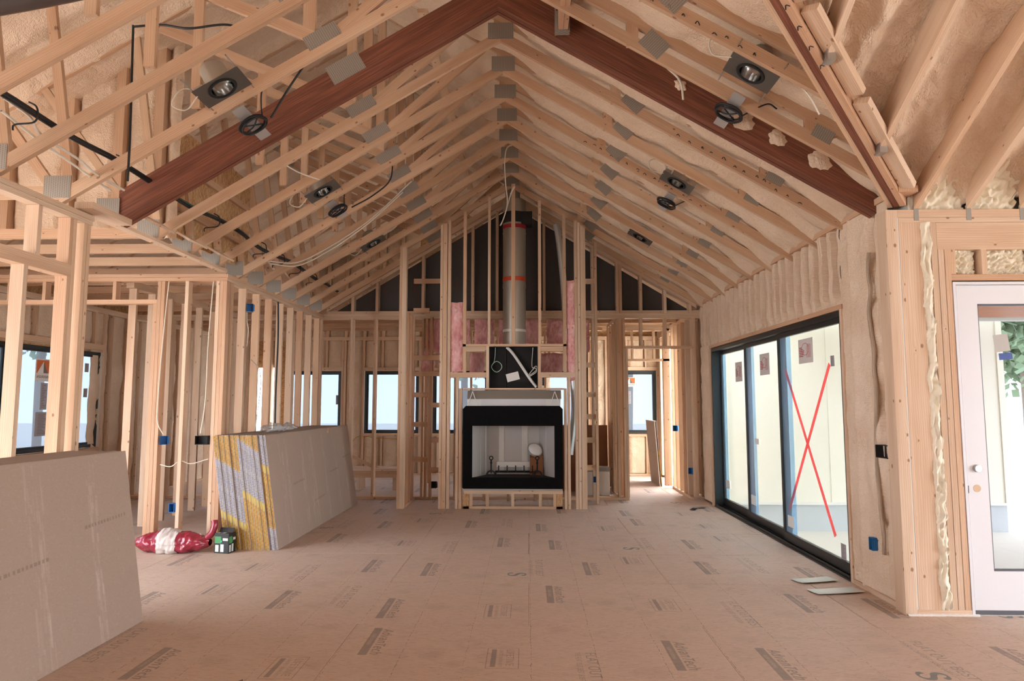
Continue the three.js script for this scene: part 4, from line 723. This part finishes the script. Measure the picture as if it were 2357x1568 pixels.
// ---- white entry door
{
  const t = new THREE.Group(); t.name = 'door_2'; scene.add(t); t.userData.kind = 'structure'; t.userData.label = 'white full glass entry door in a white frame';
  const wh = std(0xe4e2e4, 0.55), z = ZD - 0.012, x0 = 3.236, x1 = 4.12;
  box('frame', 3.202, 3.222, 0.0, 2.44, z - 0.12, z + 0.016, wh, t); box('frame', 3.222, 4.16, 2.42, 2.44, z - 0.12, z + 0.016, wh, t); box('frame', 4.14, 4.16, 0, 2.42, z - 0.12, z + 0.016, wh, t);
  box('stop', 3.222, 3.236, 0, 2.42, z - 0.11, z - 0.03, wh, t);
  const gx0 = 3.385, gx1 = 3.97, gy0 = 0.31, gy1 = 2.275;
  for (const [a, b, c, d] of [[x0, gx0, 0.035, 2.416], [gx1, x1, 0.035, 2.416], [gx0, gx1, 0.035, gy0], [gx0, gx1, gy1, 2.416]]) box('leaf_rail', a, b, c, d, z - 0.05, z - 0.004, wh, t);
  for (const [a, b, c, d] of [[gx0, gx0 + 0.012, gy0, gy1], [gx1 - 0.012, gx1, gy0, gy1], [gx0, gx1, gy0, gy0 + 0.012], [gx0, gx1, gy1 - 0.012, gy1]]) box('glazing_bead', a, b, c, d, z - 0.04, z - 0.014, std(0x55565e, 0.5), t);
  const g = mesh('pane', new THREE.PlaneGeometry(gx1 - gx0, gy1 - gy0), M.glass, t); g.position.set((gx0 + gx1) / 2, (gy0 + gy1) / 2, z - 0.027);
  box('sweep', x0, x1, 0.008, 0.034, z - 0.05, z - 0.002, std(0x5a5a5e, 0.6), t); box('threshold', 3.222, 4.14, 0.0, 0.008, z - 0.12, z + 0.01, M.steel, t);
  const kn = mesh('deadbolt', new THREE.CylinderGeometry(0.025, 0.028, 0.025, 24), M.steel, t); kn.rotation.x = Math.PI / 2; kn.position.set(3.305, 1.05, z + 0.008);
  const bore = mesh('bore_hole', new THREE.CylinderGeometry(0.027, 0.027, 0.003, 24), std(0xd8b898, 0.7), t); bore.rotation.x = Math.PI / 2; bore.position.set(3.3, 0.905, z - 0.003);
  box('latch_plate', 3.224, 3.238, 0.87, 0.925, z - 0.04, z - 0.001, M.blackMatte, t);
  const s1 = mesh('sticker', new THREE.BoxGeometry(0.11, 0.13, 0.001), std(0xbcb6b0, 0.7), t); s1.position.set(3.56, 1.98, z - 0.024); s1.rotation.z = 0.12; const s2 = mesh('sticker', new THREE.BoxGeometry(0.1, 0.05, 0.001), std(0x44589a, 0.6), t); s2.position.set(3.585, 1.88, z - 0.024); s2.rotation.z = 0.08;
}

// ================================================================ OUTSIDE
{
  const w = structure('wall_outside', 'cream board and batten house wing on a grey block base across the patio'), z = -11.5;
  box('siding', XR + 0.18, 7.9, -0.1, 3.4, z - 0.3, z, M.siding, w, 1, 1); for (let x = 3.2; x < 7.9; x += 0.6) box('batten', x, x + 0.045, -0.1, 3.4, z, z + 0.01, M.siding, w, 1, 1);
  box('corner_board', 7.82, 7.92, -0.1, 3.4, z - 0.1, z + 0.022, M.siding, w); box('water_table', XR + 0.18, 7.95, -0.14, -0.1, z, z + 0.04, M.white, w);
  for (let k = 0; k < 4; k++) box('plinth', 2.97 + k * 1.22, 4.188 + k * 1.22, -0.57, -0.142, z - 0.2, z - 0.01, M.concrete, w);
  const pr = structure('porch_ceiling', 'stained plank porch ceiling outside the glazed door'); const stain = std(0xc98256, 0.5, { map: woodTex });
  for (let k = 0; k < 38; k++) box('plank', 4.3, 8.4, 2.9, 2.92, -5.45 - k * 0.15, -5.31 - k * 0.15, stain, pr);
  box('fascia', 4.3, 8.5, 2.86, 3.1, -11.2, -11.14, M.white, pr); box('fascia', 8.4, 8.46, 2.86, 3.1, -11.1, -5.3, M.white, pr); box('deck', 4.25, 8.5, 3.1, 3.14, -11.3, -5.3, M.osb, pr);
  const leafGeo = new THREE.PlaneGeometry(0.24, 0.16); const leaf = [0x9fb494, 0x90a688, 0xb0c0a4].map((c) => phys(c, 0.9, { transmission: 0.35, thickness: 0 })); const bark = std(0x8a7a70, 0.9);
  const tree = (x, z, h, r) => {
    const t = thing('garden_tree', 'pale green tree beyond the patio', 'tree', 'trees beyond the patio', [x, -0.57, z]);
    const pts = [V(0, 0, 0), V(rr(-0.1, 0.1), h * 0.35, 0), V(rr(-0.3, 0.3), h * 0.7, 0), V(0, h * 0.95, 0)]; mesh('trunk', tubeGeo(pts, 0.16, 8, 16), bark, t);
    const n = 3200, im = new THREE.InstancedMesh(leafGeo, pick(leaf), n), o = new THREE.Object3D(); im.name = 'foliage'; im.userData.kind = 'stuff';
    for (let i = 0; i < n; i++) { const a = rnd() * 6.283, u = rr(-1, 1), q = Math.cbrt(rnd()) * r * (0.7 + 0.3 * N3(Math.cos(a) * 2, u * 2, x)); o.position.set(Math.cos(a) * Math.sqrt(1 - u * u) * q, h * 0.66 + u * q * 1.35, Math.sin(a) * Math.sqrt(1 - u * u) * q); o.rotation.set(rnd() * 6, rnd() * 6, rnd() * 6); o.scale.setScalar(rr(0.7, 1.5)); o.updateMatrix(); im.setMatrixAt(i, o.matrix); }
    add(im, t);
  };
  for (const [x, z, h, r] of [[15.5, -21.5, 8, 2.6], [19.5, -26, 10, 3.2], [23, -30, 11, 3.6], [17, -30, 11, 3.4], [26, -34, 12, 4], [21, -38, 12, 4], [-16, -18, 9, 3], [-19, -26, 11, 3.4], [-14, -30, 10, 3.2], [-3, -32, 10, 3.4], [5, -34, 11, 3.6]]) tree(x, z, h, r);
}

// ================================================================ DRYWALL STACKS
const boardFace = std(0xffffff, 0.9, { map: canvasTex(1024, 512, (c, w, h) => {
  c.fillStyle = '#ad9686'; c.fillRect(0, 0, w, h);
  for (let i = 0; i < 16000; i++) { c.fillStyle = rnd() < 0.5 ? 'rgba(150,128,110,.18)' : 'rgba(200,182,166,.18)'; c.fillRect(rnd() * w, rnd() * h, rr(1, 4), rr(1, 3)); }
  for (const [x, b] of [[120, 22], [170, 10], [330, 14], [420, 26], [455, 9], [600, 16], [760, 20], [905, 12]]) for (let i = 0; i < 60; i++) { c.fillStyle = 'rgba(226,214,200,' + rr(0.03, 0.16) + ')'; c.fillRect(x + rr(-b, b), rr(0, h - 40), rr(1, 6), rr(10, 90)); }
  c.fillStyle = 'rgba(110,92,80,.35)'; for (const [x, y] of [[210, 250], [660, 250], [430, 370], [880, 190]]) for (let i = 0; i < 14; i++) c.fillRect(x + i * 9, y - i * 0.6, rr(3, 7), 9);
}) });
const tapeTex = canvasTex(128, 1024, (c, w, h) => {
  for (let y = 0; y < h; y += 1) { const white = y < h * 0.45; c.fillStyle = white ? '#b9b4b6' : y < h * 0.52 ? '#c2a63c' : '#b0822e'; c.fillRect(0, y, w, 1); }
  for (let y = 4; y < h; y += rr(6, 10)) for (let x = 8; x < w - 8; x += rr(8, 18)) { const white = y < h * 0.45; c.fillStyle = white ? (rnd() < 0.2 ? 'rgba(96,88,150,.8)' : 'rgba(58,54,52,.8)') : (y < h * 0.52 ? 'rgba(150,120,150,.35)' : rnd() < 0.6 ? 'rgba(92,58,20,.75)' : 'rgba(226,190,90,.6)'); c.fillRect(x, y, rr(4, 16), rr(3, 8)); }
}, true);
const tapeMat = std(0xffffff, 0.6, { map: tapeTex });
function drywallPair(x, z, dir, len, lean, off, label, group, tape) {
  const t = thing('drywall_pair', label, 'drywall', group, [x, 0.003, z]); t.rotation.z = lean;
  const T = 0.0275, Hh = 1.2;
  for (const k of [0, 1]) {
    const g = new THREE.BoxGeometry(0.0132, Hh, len), m = mesh('sheet', g, [boardFace, boardFace, M.gypsum, M.gypsum, M.gypsum, M.gypsum], t);
    m.position.set(-0.0068 - k * 0.0136, Hh / 2, dir * (len / 2 + 0.003));
  }
  if (tape) {
    const g = new THREE.BoxGeometry(T - 0.007, Hh - 0.004, 0.003), u = g.attributes.uv; for (let i = 0; i < u.count; i++) u.setY(i, u.getY(i) + off);
    mesh('end_tape', g, tapeMat, t).position.set(-T / 2, Hh / 2, dir * 0.0012);
  }
}
// texture runs downward: white first, then yellow; off shifts the bands
const bandOff = (i) => i < 3 ? 0.78 : i < 11 ? 0.03 + (i - 3) * -0.018 + 0.0 : -0.2 - (i - 11) * -0.012;
for (let i = 0; i < 20; i++) { // i counts from the outer face towards the wall
  const k = 19 - i, topEnd = k < 9 ? 0.2 + 0.015 * k : k < 17 ? 0.03 + 0.016 * (k - 9) : -0.2 + 0.01 * (k - 17);
  drywallPair(-2.613 - i * 0.0279, -7.18 + rr(-0.012, 0.012), -1, 3.28, 0.15, topEnd, `taped drywall pair, ${ordinal(i)} from the outer face of the middle stack`, 'drywall pairs in the middle leaning stack', true);
}
for (let i = 0; i < 15; i++) drywallPair(-2.714 - i * 0.0279, -4.87 + (i ? rr(-0.02, 0.01) : 0), 1, 3.66, 0.157, 0, `drywall pair, ${ordinal(i)} from the outer face of the stack by the near partition`, 'drywall pairs in the stack by the near partition', false);
for (let i = 0; i < 3; i++) drywallPair(1.7 - i * 0.0279, -11.7, -1, 0.7, 0.03, 0, `drywall pair, ${ordinal(i)} from the outer face on the hallway studs`, 'drywall pairs in the hallway', false);
for (let i = 0; i < 3; i++) { const t = thing('drywall_sheet', 'brown faced drywall sheet standing behind the chase', 'drywall', 'drywall sheets behind the chase', [0.94, 0.003, -12.0 - i * 0.03]); const m = mesh('sheet', new THREE.BoxGeometry(0.9, 1.14, 0.014), std(0x8d5f45, 0.9), t); m.position.y = 0.57; t.rotation.x = -0.06; }
for (let i = 0; i < 2; i++) { const t = thing('drywall_sheet', i ? 'yellow taped drywall sheet leaning inside the hallway end' : 'plain white edged drywall sheet leaning inside the hallway end', 'drywall', 'sheets at the hallway end', [2.42 + i * 0.03, 0.003, -12.7]); const m = mesh('sheet', new THREE.BoxGeometry(0.014, 1.2, 0.9), [boardFace, boardFace, M.gypsum, M.gypsum, i ? tapeMat : M.gypsum, M.gypsum], t); m.position.set(0, 0.6, -0.45); t.rotation.z = 0.07; }
{ const t = thing('white_carton', 'white carton standing on the floor behind the chase', 'box', undefined, [1.12, 0, -11.6]); mesh('carton', new RoundedBoxGeometry(0.46, 0.4, 0.3, 2, 0.012), M.offWhite, t).position.y = 0.2; const l = mesh('lid', new RoundedBoxGeometry(0.48, 0.07, 0.32, 2, 0.012), std(0x9a958e, 0.7), t); l.position.y = 0.43; }
// crumpled clear plastic lying on the middle stack
tag(mesh('plastic_wrap', sheetGeo((s, t) => { const a = t * 3.4 - 0.2, z = -7.65 - s * 1.05, r = 0.075 * (0.75 + 0.7 * N3(z * 6, a * 1.5, 1)) * (0.6 + 0.4 * Math.sin(s * 3.1)); return [-3.02 + Math.cos(a) * r * 1.5 + 0.02 * N3(z * 20, a * 6, 3), 1.205 + Math.max(-0.01, Math.sin(a)) * r * 1.3 + 0.012 * N3(z * 25, a * 7, 9), z]; }, 60, 16), M.plastic), 'crumpled clear plastic wrap lying on the drywall stack', 'plastic wrap');
{ const b = box('wood_wedge', -2.8, -2.775, 1.12, 1.18, -9.42, -9.38, woods[2]); tag(b, 'small wood wedge hooked over the drywall stack edge', 'wedge'); }

// ================================================================ BAG AND SMALL BOX BY THE STACK
{
  const t = thing('red_bag', 'red plastic bag with a white band lying on the floor by the drywall', 'bag', undefined, [-3.68, 0, -7.07]);
  const prof = (s) => 0.125 * Math.pow(Math.sin(Math.PI * clamp(0.04 + s * 0.93)), 0.45) * (1 + 0.12 * N3(s * 6, 1, 1));
  const body = (s0, s1, grow, mat, name) => mesh(name, sheetGeo((a, b) => { const s = lerp(s0, s1, a), an = b * 6.2832, r = prof(s) + grow, lump = 1 + 0.22 * N3(s * 7, Math.cos(an) * 1.6, Math.sin(an) * 1.6) + 0.14 * N3(s * 17, Math.cos(an) * 4, Math.sin(an) * 4) + 0.06 * N3(s * 40, Math.cos(an) * 9, Math.sin(an) * 9); return [-0.36 + s * 0.76, Math.max(0.004, 0.1 + Math.sin(an) * r * lump * (0.85 + 0.2 * Math.sin(s * 4))), Math.cos(an) * r * lump * 1.1]; }, Math.round((s1 - s0) * 90) + 6, 40, (a, b, p) => [p[0], b]), mat, t);
  const red = phys(0x96283a, 0.22, { clearcoat: 0.4, clearcoatRoughness: 0.3 });
  body(0, 1, 0, red, 'sack'); body(0.34, 0.6, 0.004, std(0xcfc4bc, 0.6), 'label_band');
  mesh('twisted_neck', tubeGeo([V(0.37, 0.15, 0), V(0.42, 0.2, 0.01), V(0.44, 0.28, 0.0), V(0.43, 0.32, -0.01)], 0.035, 8, 16), red, t);
}
{
  const t = thing('small_carton', 'small black and green printed carton beside the red bag', 'box', undefined, [-3.13, 0, -7.08]);
  const pr = std(0xffffff, 0.5, { map: canvasTex(256, 256, (c) => { c.fillStyle = '#161616'; c.fillRect(0, 0, 256, 256); c.fillStyle = '#3f8a4c'; c.fillRect(10, 40, 110, 90); c.fillStyle = '#cfd2cc'; c.fillRect(20, 150, 60, 90); c.fillRect(110, 140, 60, 100); c.fillRect(150, 60, 90, 34); c.fillStyle = '#1fae78'; c.fillRect(110, 90, 26, 26); }) });
  mesh('carton', new RoundedBoxGeometry(0.17, 0.2, 0.12, 2, 0.006), pr, t).position.y = 0.1; const f = mesh('flap', boxGeo(-0.08, 0.08, 0, 0.05, -0.002, 0.002), M.blackMatte, t); f.position.set(0.01, 0.2, 0.0); f.rotation.x = -0.5; t.rotation.y = -0.2;
}
{ // low lumber bench in the room beyond
  const t = thing('lumber_bench', 'low lumber work bench in the room beyond the gable wall', 'bench', undefined, [-2.7, 0, -12.2]);
  box('top_board', -0.55, 0.55, 0.34, 0.38, -0.3, 0.15, woods[0], t); box('apron', -0.55, 0.55, 0.22, 0.34, 0.11, 0.15, redWoods[0], t); for (const x of [-0.34, 0.3]) for (const z of [-0.25, 0.07]) box('leg', x, x + 0.08, 0, 0.34, z, z + 0.038, wood(), t);
  stick('brace', V(-0.6, 0.62, -0.1), V(0.55, 0.12, -0.02), 0.03, 0.06, redWoods[1], t);
}
// ================================================================ CAN LIGHTS, TRIMS AND CABLE COILS
{
  const plateShape = new THREE.Shape([[-0.18, -0.13], [0.18, -0.13], [0.18, 0.13], [-0.18, 0.13]].map((p) => new THREE.Vector2(...p))); const hole = new THREE.Path(); hole.absarc(0, 0, 0.085, 0, 6.2832, true); plateShape.holes.push(hole);
  const plateG = new THREE.ExtrudeGeometry(plateShape, { depth: 0.003, bevelEnabled: false, curveSegments: 32 }); plateG.rotateX(-Math.PI / 2);
  const ringG = new THREE.RingGeometry(0.08, 0.104, 40); const dark = std(0x6f6a62, 0.45, { metalness: 0.6 });
  const can = (x, z, side, label, grp) => {
    const y = ceilY(x) + 0.03, t = thing('can_light', label, 'light', grp, [x, y, z]); t.rotation.z = side < 0 ? SL : -SL;
    mesh('mounting_plate', plateG, dark, t);
    const r = mesh('gasket', new THREE.TorusGeometry(0.093, 0.012, 8, 40), M.black, t); r.rotation.x = Math.PI / 2; r.scale.z = 0.5; r.position.y = -0.004;
    mesh('reflector', new THREE.LatheGeometry([new THREE.Vector2(0.084, 0.0), new THREE.Vector2(0.082, 0.1), new THREE.Vector2(0.06, 0.125), new THREE.Vector2(0.001, 0.13)], 36), M.mirror, t);
    mesh('housing', new THREE.LatheGeometry([new THREE.Vector2(0.09, 0.004), new THREE.Vector2(0.09, 0.16), new THREE.Vector2(0.07, 0.185), new THREE.Vector2(0.001, 0.19)], 36), M.flue, t);
    box('junction_box', -0.175, -0.105, 0.004, 0.07, -0.05, 0.05, M.steel, t);
    for (const q of [-0.17, 0.17]) tube('hanger_bar', [V(q, 0.01, -0.28), V(q, 0.01, 0.28)], 0.005, M.steel, t, 5, 2);
    tube('lead_wire', [V(-0.14, 0.06, 0.0), V(-0.25, 0.12, 0.03), V(-0.36, 0.05, 0.04), V(-0.3, -0.02, 0.02), V(-0.17, 0.0, 0.06)], 0.005, M.cableWhite, t, 5, 30);
    return t;
  };
  const trim = (x, z, side, label, grp) => {
    const t = thing('light_trim', label, 'light trim', grp, [x, ceilY(x) - 0.012, z]); t.rotation.z = side < 0 ? SL : -SL;
    box('metal_strip', -0.05, 0.05, 0.0, 0.002, -0.32, 0.26, std(0xc6c2be, 0.4, { metalness: 0.5 }), t);
    for (let k = 0; k < 4; k++) { const c = mesh('cable_loop', new THREE.TorusGeometry(0.105 + 0.008 * Math.sin(k * 2), 0.0075, 6, 40), M.cableBlack, t); c.rotation.set(Math.PI / 2 + 0.12 * Math.sin(k * 3), 0.1 * Math.cos(k * 2), k); c.position.set(0.004 * k, -0.016 - 0.009 * k, 0.004 * k); }
    tube('cable_tail', [V(0.09, -0.02, 0), V(0.14, 0.03, 0.08), V(0.22, 0.12, 0.12), V(0.3, 0.16, 0.05)], 0.006, M.cableBlack, t, 5, 24);
    for (const s of [-1, 1]) tube('cable_cross', [V(-0.07, -0.02, 0.05 * s), V(0, -0.03, 0.01 * s), V(0.07, -0.02, -0.06 * s)], 0.006, M.cableBlack, t, 5, 12);
  };
  for (const [z, w] of [[-4.56, 'in front of the red beam'], [-6.92, 'behind the red beam'], [-9.26, 'near the gable wall']]) {
    can(-2.157, z, -1, `round silver can light ${w}, drywall side slope`, 'can lights in the ceiling slopes'); can(1.55, z, 1, `round silver can light ${w}, sliding door side slope`, 'can lights in the ceiling slopes');
    if (z > -9) { trim(-2.155, z - 0.5, -1, `coiled black cable on metal strip ${w}, drywall side`, 'cable coils under the can lights'); trim(1.55, z - 0.5, 1, `coiled black cable on metal strip ${w}, sliding door side`, 'cable coils under the can lights'); }
  }
}
// ================================================================ CABLES
const cable = (pts, r, mat, label, n = 'electrical_cable') => tag(tube(n, pts, r, mat, undefined, 6, pts.length * 10), label, 'cable');
{
  const t = thing('cable_bundle', 'thick black cable bundle with a green wire hung along the trusses over the long wall', 'cable');
  const base = []; for (let k = 0; k <= 14; k++) base.push(V(-3.1 + 0.02 * Math.sin(k * 1.3), 3.335 + 0.02 * Math.cos(k * 1.9), -3.3 - k * 0.54));
  for (const [dx, dy, m, r] of [[0, 0, M.cableBlack, 0.013], [0.02, 0.006, M.cableBlack, 0.012], [0.008, 0.018, M.cableBlack, 0.011], [-0.012, 0.012, M.cableBlack, 0.01], [0.02, 0.012, M.cableGreen, 0.0075]]) mesh('strand', tubeGeo(base.map((p, i) => p.clone().add(V(dx + 0.01 * N3(i, dx * 90, 1), dy + 0.01 * N3(i, dy * 90, 5), 0))), r, 6, 120), m, t);
  for (const z of [-4.0, -4.9, -6.5, -7.7, -8.3, -8.9, -9.6]) tube('hook', [V(-3.2, 3.22, z), V(-3.2, 3.25, z), V(-3.07, 3.27, z), V(-3.05, 3.3, z), V(-3.06, 3.37, z), V(-3.11, 3.4, z)], 0.006, M.cableBlack, t, 5, 24);
}
cable([[-2.84, 3.1, -4.62], [-2.84, 3.4, -4.62], [-2.86, 4.0, -4.63], [-2.86, 4.26, -4.62]], 0.008, M.cableBlack, 'straight black cable running up the truss web by the can light');
cable([[-2.86, 4.25, -4.62], [-2.65, 4.26, -4.62], [-2.45, 4.22, -4.6], [-2.14, 4.25, -4.62], [-2.05, 4.22, -4.7]], 0.008, M.cableBlack, 'drooping black cable crossing the foam near the roof');
cable([[-3.06, 3.19, -7.77], [-2.86, 3.28, -8.25], [-2.5, 3.5, -8.36], [-1.97, 3.8, -8.22], [-1.38, 4.15, -7.8]], 0.008, M.cableWhite, 'white cable pair swooping up under the trusses');
cable([[-3.06, 3.17, -7.83], [-2.86, 3.25, -8.3], [-2.5, 3.47, -8.4], [-2.0, 3.76, -8.25], [-1.5, 4.05, -7.9]], 0.008, M.cableWhite, 'white cable running beside the white pair under the trusses');
cable([[-1.98, 3.72, -5.0], [-1.8, 3.98, -4.95], [-1.6, 4.2, -4.9], [-1.3, 4.3, -4.86]], 0.008, M.cableBlack, 'black cable leading up from the coil before the red beam');
cable([[-1.98, 3.72, -7.4], [-1.75, 3.85, -7.4], [-1.55, 4.02, -7.38], [-1.5, 4.2, -7.3]], 0.008, M.cableBlack, 'black cable leading up from the coil behind the red beam');
cable([[-0.15, 4.9, -8.6], [-0.26, 4.88, -8.62], [-0.3, 4.75, -8.64], [-0.3, 4.5, -8.8], [-0.28, 4.2, -8.95], [-0.36, 3.95, -9.0], [-0.38, 3.92, -9.0], [-0.34, 4.0, -9.0], [-0.2, 4.45, -9.0], [-0.18, 4.47, -9.0], [-0.24, 4.36, -9.0]], 0.008, M.cableWhite, 'white cable hanging in a long loop from the peak');
cable([[-2.3, 3.78, -6.2], [-2.2, 3.74, -6.3], [-2.05, 3.72, -6.45]], 0.007, M.cableWhite, 'short white cable tail poking out behind the red beam');
cable([[-3.36, 2.9, -8.95], [-3.345, 2.4, -8.95], [-3.345, 1.7, -8.93], [-3.345, 1.2, -8.94]], 0.011, M.cableBlack, 'thick black cable running down a stud of the long wall');
cable([[-3.345, 2.6, -7.93], [-3.34, 2.5, -7.92], [-3.32, 2.4, -7.92], [-3.335, 2.2, -7.93]], 0.006, M.cableWhite, 'short white cable hanging under the blue box on the long wall');
cable([[-3.345, 2.05, -8.1], [-3.33, 1.95, -8.3], [-3.32, 1.8, -8.35], [-3.33, 1.4, -8.3], [-3.345, 1.2, -8.28]], 0.006, M.cableWhite, 'white cable looping between studs of the long wall');
cable([[-4.0, 2.88, -7.37], [-4.03, 2.4, -7.37], [-4.06, 1.6, -7.37], [-4.05, 1.3, -7.37], [-3.99, 1.19, -7.38]], 0.006, M.cableWhite, 'white cable dropping to the blue box on the double stud');
cable([[-3.5, 2.88, -7.37], [-3.53, 2.2, -7.37], [-3.54, 1.5, -7.37], [-3.58, 1.2, -7.38]], 0.006, M.cableWhite, 'grey cable dropping to the dark box by the corner post');
cable([[-4.02, 0.86, -7.4], [-3.9, 0.84, -7.4], [-3.8, 0.9, -7.4], [-3.7, 0.87, -7.42], [-3.5, 0.92, -7.42]], 0.006, M.cableWhite, 'tan cable sagging between the studs above the red bag');
cable([[-2.92, 0.85, -11.12], [-2.8, 0.98, -11.15], [-2.6, 0.98, -11.12], [-2.5, 0.96, -11.12], [-1.95, 0.94, -11.12]], 0.006, M.cableYellow, 'thin wire looping past the back window');
cable([[1.78, 3.75, -4.5], [1.86, 3.6, -4.4], [1.95, 3.45, -4.42]], 0.006, M.cableWhite, 'white cable tail hanging beside the can light over the sliding door');
cable([[1.1, 4.2, -5.2], [1.2, 4.05, -5.15], [1.22, 3.9, -5.15]], 0.009, M.cableWhite, 'short white cable tail hanging on the red beam');
cable([[-3.15, 3.36, -3.85], [-3.14, 3.33, -4.05], [-3.15, 3.27, -4.15], [-3.15, 3.23, -4.56], [-3.14, 3.19, -4.72], [-3.16, 3.19, -5.1]], 0.009, M.cableWhite, 'loose white cable trailing along the truss heels over the near partition');
cable([[-3.2, 3.3, -3.9], [-3.19, 3.24, -4.2], [-3.2, 3.2, -4.6], [-3.2, 3.15, -5.0]], 0.008, M.cableWhite, 'second white cable trailing under the black bundle over the near partition');
tag(tube('drain_pipe', [V(-3.0, 3.42, -3.1), V(-2.45, 3.51, -3.1), V(-2.0, 3.6, -3.1)], 0.055, std(0x3c302a, 0.4), undefined, 14, 20), 'dark brown pipe crossing under the roof above the near trusses', 'pipe');
// black marker scribbles on the faces of the jack trusses
for (const [z, x0, n] of [[-4.35, 0.75, 9], [TZ[0], 1.35, 12], [TZ[2], 0.6, 14]]) { const g = []; for (let k = 0; k < n; k++) { const x = x0 + k * 0.095 + rr(-0.02, 0.02), y = ceilY(x) + rr(0.015, 0.045), w = rr(0.015, 0.035); g.push(tubeGeo([V(x, y, z + 0.001), V(x + w * 0.5, y + rr(0.005, 0.02), z + 0.001), V(x + w, y - rr(0.005, 0.015), z + 0.001)], 0.0035, 4, 6)); } for (const q of g) mesh('marker_scribble', q, M.cableBlack, trussAt[z.toFixed(2)]); }
// ================================================================ ELECTRICAL BOXES
function elBox(x, y, z, turn, label, mat = M.blueBox, w = 0.06, h = 0.095) {
  const t = thing('outlet_box', label, 'electrical box', undefined, [x, y, z]); t.rotation.y = turn;
  box('back', -w / 2, w / 2, -h / 2, h / 2, -0.07, -0.066, mat, t); for (const s of [-1, 1]) { box('side', s < 0 ? -w / 2 : w / 2 - 0.004, s < 0 ? -w / 2 + 0.004 : w / 2, -h / 2, h / 2, -0.066, 0, mat, t); box('end', -w / 2 + 0.004, w / 2 - 0.004, s < 0 ? -h / 2 : h / 2 - 0.004, s < 0 ? -h / 2 + 0.004 : h / 2, -0.066, 0, mat, t); }
  box('nail_tab', w / 2, w / 2 + 0.012, -h / 2 + 0.01, h / 2 - 0.01, -0.05, -0.01, mat, t); return t;
}
elBox(-3.3, 2.66, -7.9, 0.4, 'blue outlet box high on a stud of the long wall', M.blueBox, 0.075, 0.095);
elBox(-3.97, 1.126, -7.36, 0.5, 'blue outlet box on the double stud beside the opening', M.blueBox, 0.08, 0.095);
elBox(-3.56, 1.127, -7.36, 0, 'dark gang box with wires by the corner post', M.blackMatte, 0.14, 0.095);
elBox(-3.86, 0.4, -7.37, 0, 'low blue outlet box on the single stud behind the red bag', M.blueBox, 0.06, 0.095);
elBox(2.742, 0.406, -5.63, -Math.PI / 2, 'blue outlet box low in the foam beside the sliding door', M.blueBox, 0.06, 0.1);
elBox(2.742, 1.154, -5.38, -Math.PI / 2, 'wide black gang box in the foam beside the sliding door', M.blackMatte, 0.2, 0.1);
elBox(2.6, 0.44, -11.12, -0.9, 'low blue outlet box on the hallway studs', M.blueBox, 0.07, 0.1);
elBox(2.56, 1.09, -12.0, -0.9, 'upper blue outlet box on the hallway studs', M.blueBox, 0.09, 0.1);
elBox(-1.08, 1.1, -10.3, 0, 'blue outlet box inside the chase beside the fireplace', M.blueBox, 0.06, 0.1);
elBox(-1.45, 0.28, -10.5, 0, 'black outlet box low between the chase blocking', M.blackMatte, 0.08, 0.1);
elBox(1.05, 0.33, -10.85, 0, 'blue outlet box low on the stud behind the foil duct', M.blueBox, 0.05, 0.09);
elBox(2.0, 2.972, -11.37, 0, 'blue ceiling box on the hallway joists', M.blueBox, 0.11, 0.09);
// ================================================================ SCRAPS ON THE FLOOR
for (const [x, z, w, d, r, label] of [[2.47, -6.08, 0.36, 0.16, 0.25, 'thin bent metal sheet on the floor beside the sliding door sill'], [2.5, -5.74, 0.42, 0.17, 0.18, 'flat metal sheet on the floor below the foam wall']]) { const m = mesh('metal_sheet', sheetGeo((s, t) => [lerp(-w, w, s) / 2, 0.006 + 0.012 * Math.pow(s - 0.4, 2) + 0.006 * smooth(0.6, 1, t), lerp(-d, d, t) / 2], 12, 6), std(0xcfd0cc, 0.35, { metalness: 0.5 })); m.position.set(x, 0, z); m.rotation.y = r; tag(m, label, 'sheet metal'); }
for (const [x, z, w, r, label] of [[2.5, -10.15, 0.2, 0.4, 'crumpled foil scrap at the far end of the sliding door'], [2.38, -10.0, 0.16, 1.1, 'dark paper scrap at the far end of the sliding door']]) { const m = mesh('floor_scrap', sheetGeo((s, t) => [(s - 0.5) * w, 0.008 + 0.02 * Math.abs(N3(s * 4, t * 4, x)), (t - 0.5) * w * 0.5], 10, 6), x > 2.4 ? M.steel : M.blackMatte); m.position.set(x, 0, z); m.rotation.y = r; tag(m, label, 'scrap'); }
{ const m = tube('bark_curl', [V(-1.58, 0.006, -3.86), V(-1.6, 0.008, -3.8), V(-1.57, 0.006, -3.74)], 0.006, std(0x6a4632, 0.8), undefined, 5, 10); tag(m, 'tiny dark wood curl lying on the floor panels', 'wood scrap'); }
renderer.render(scene, camera);
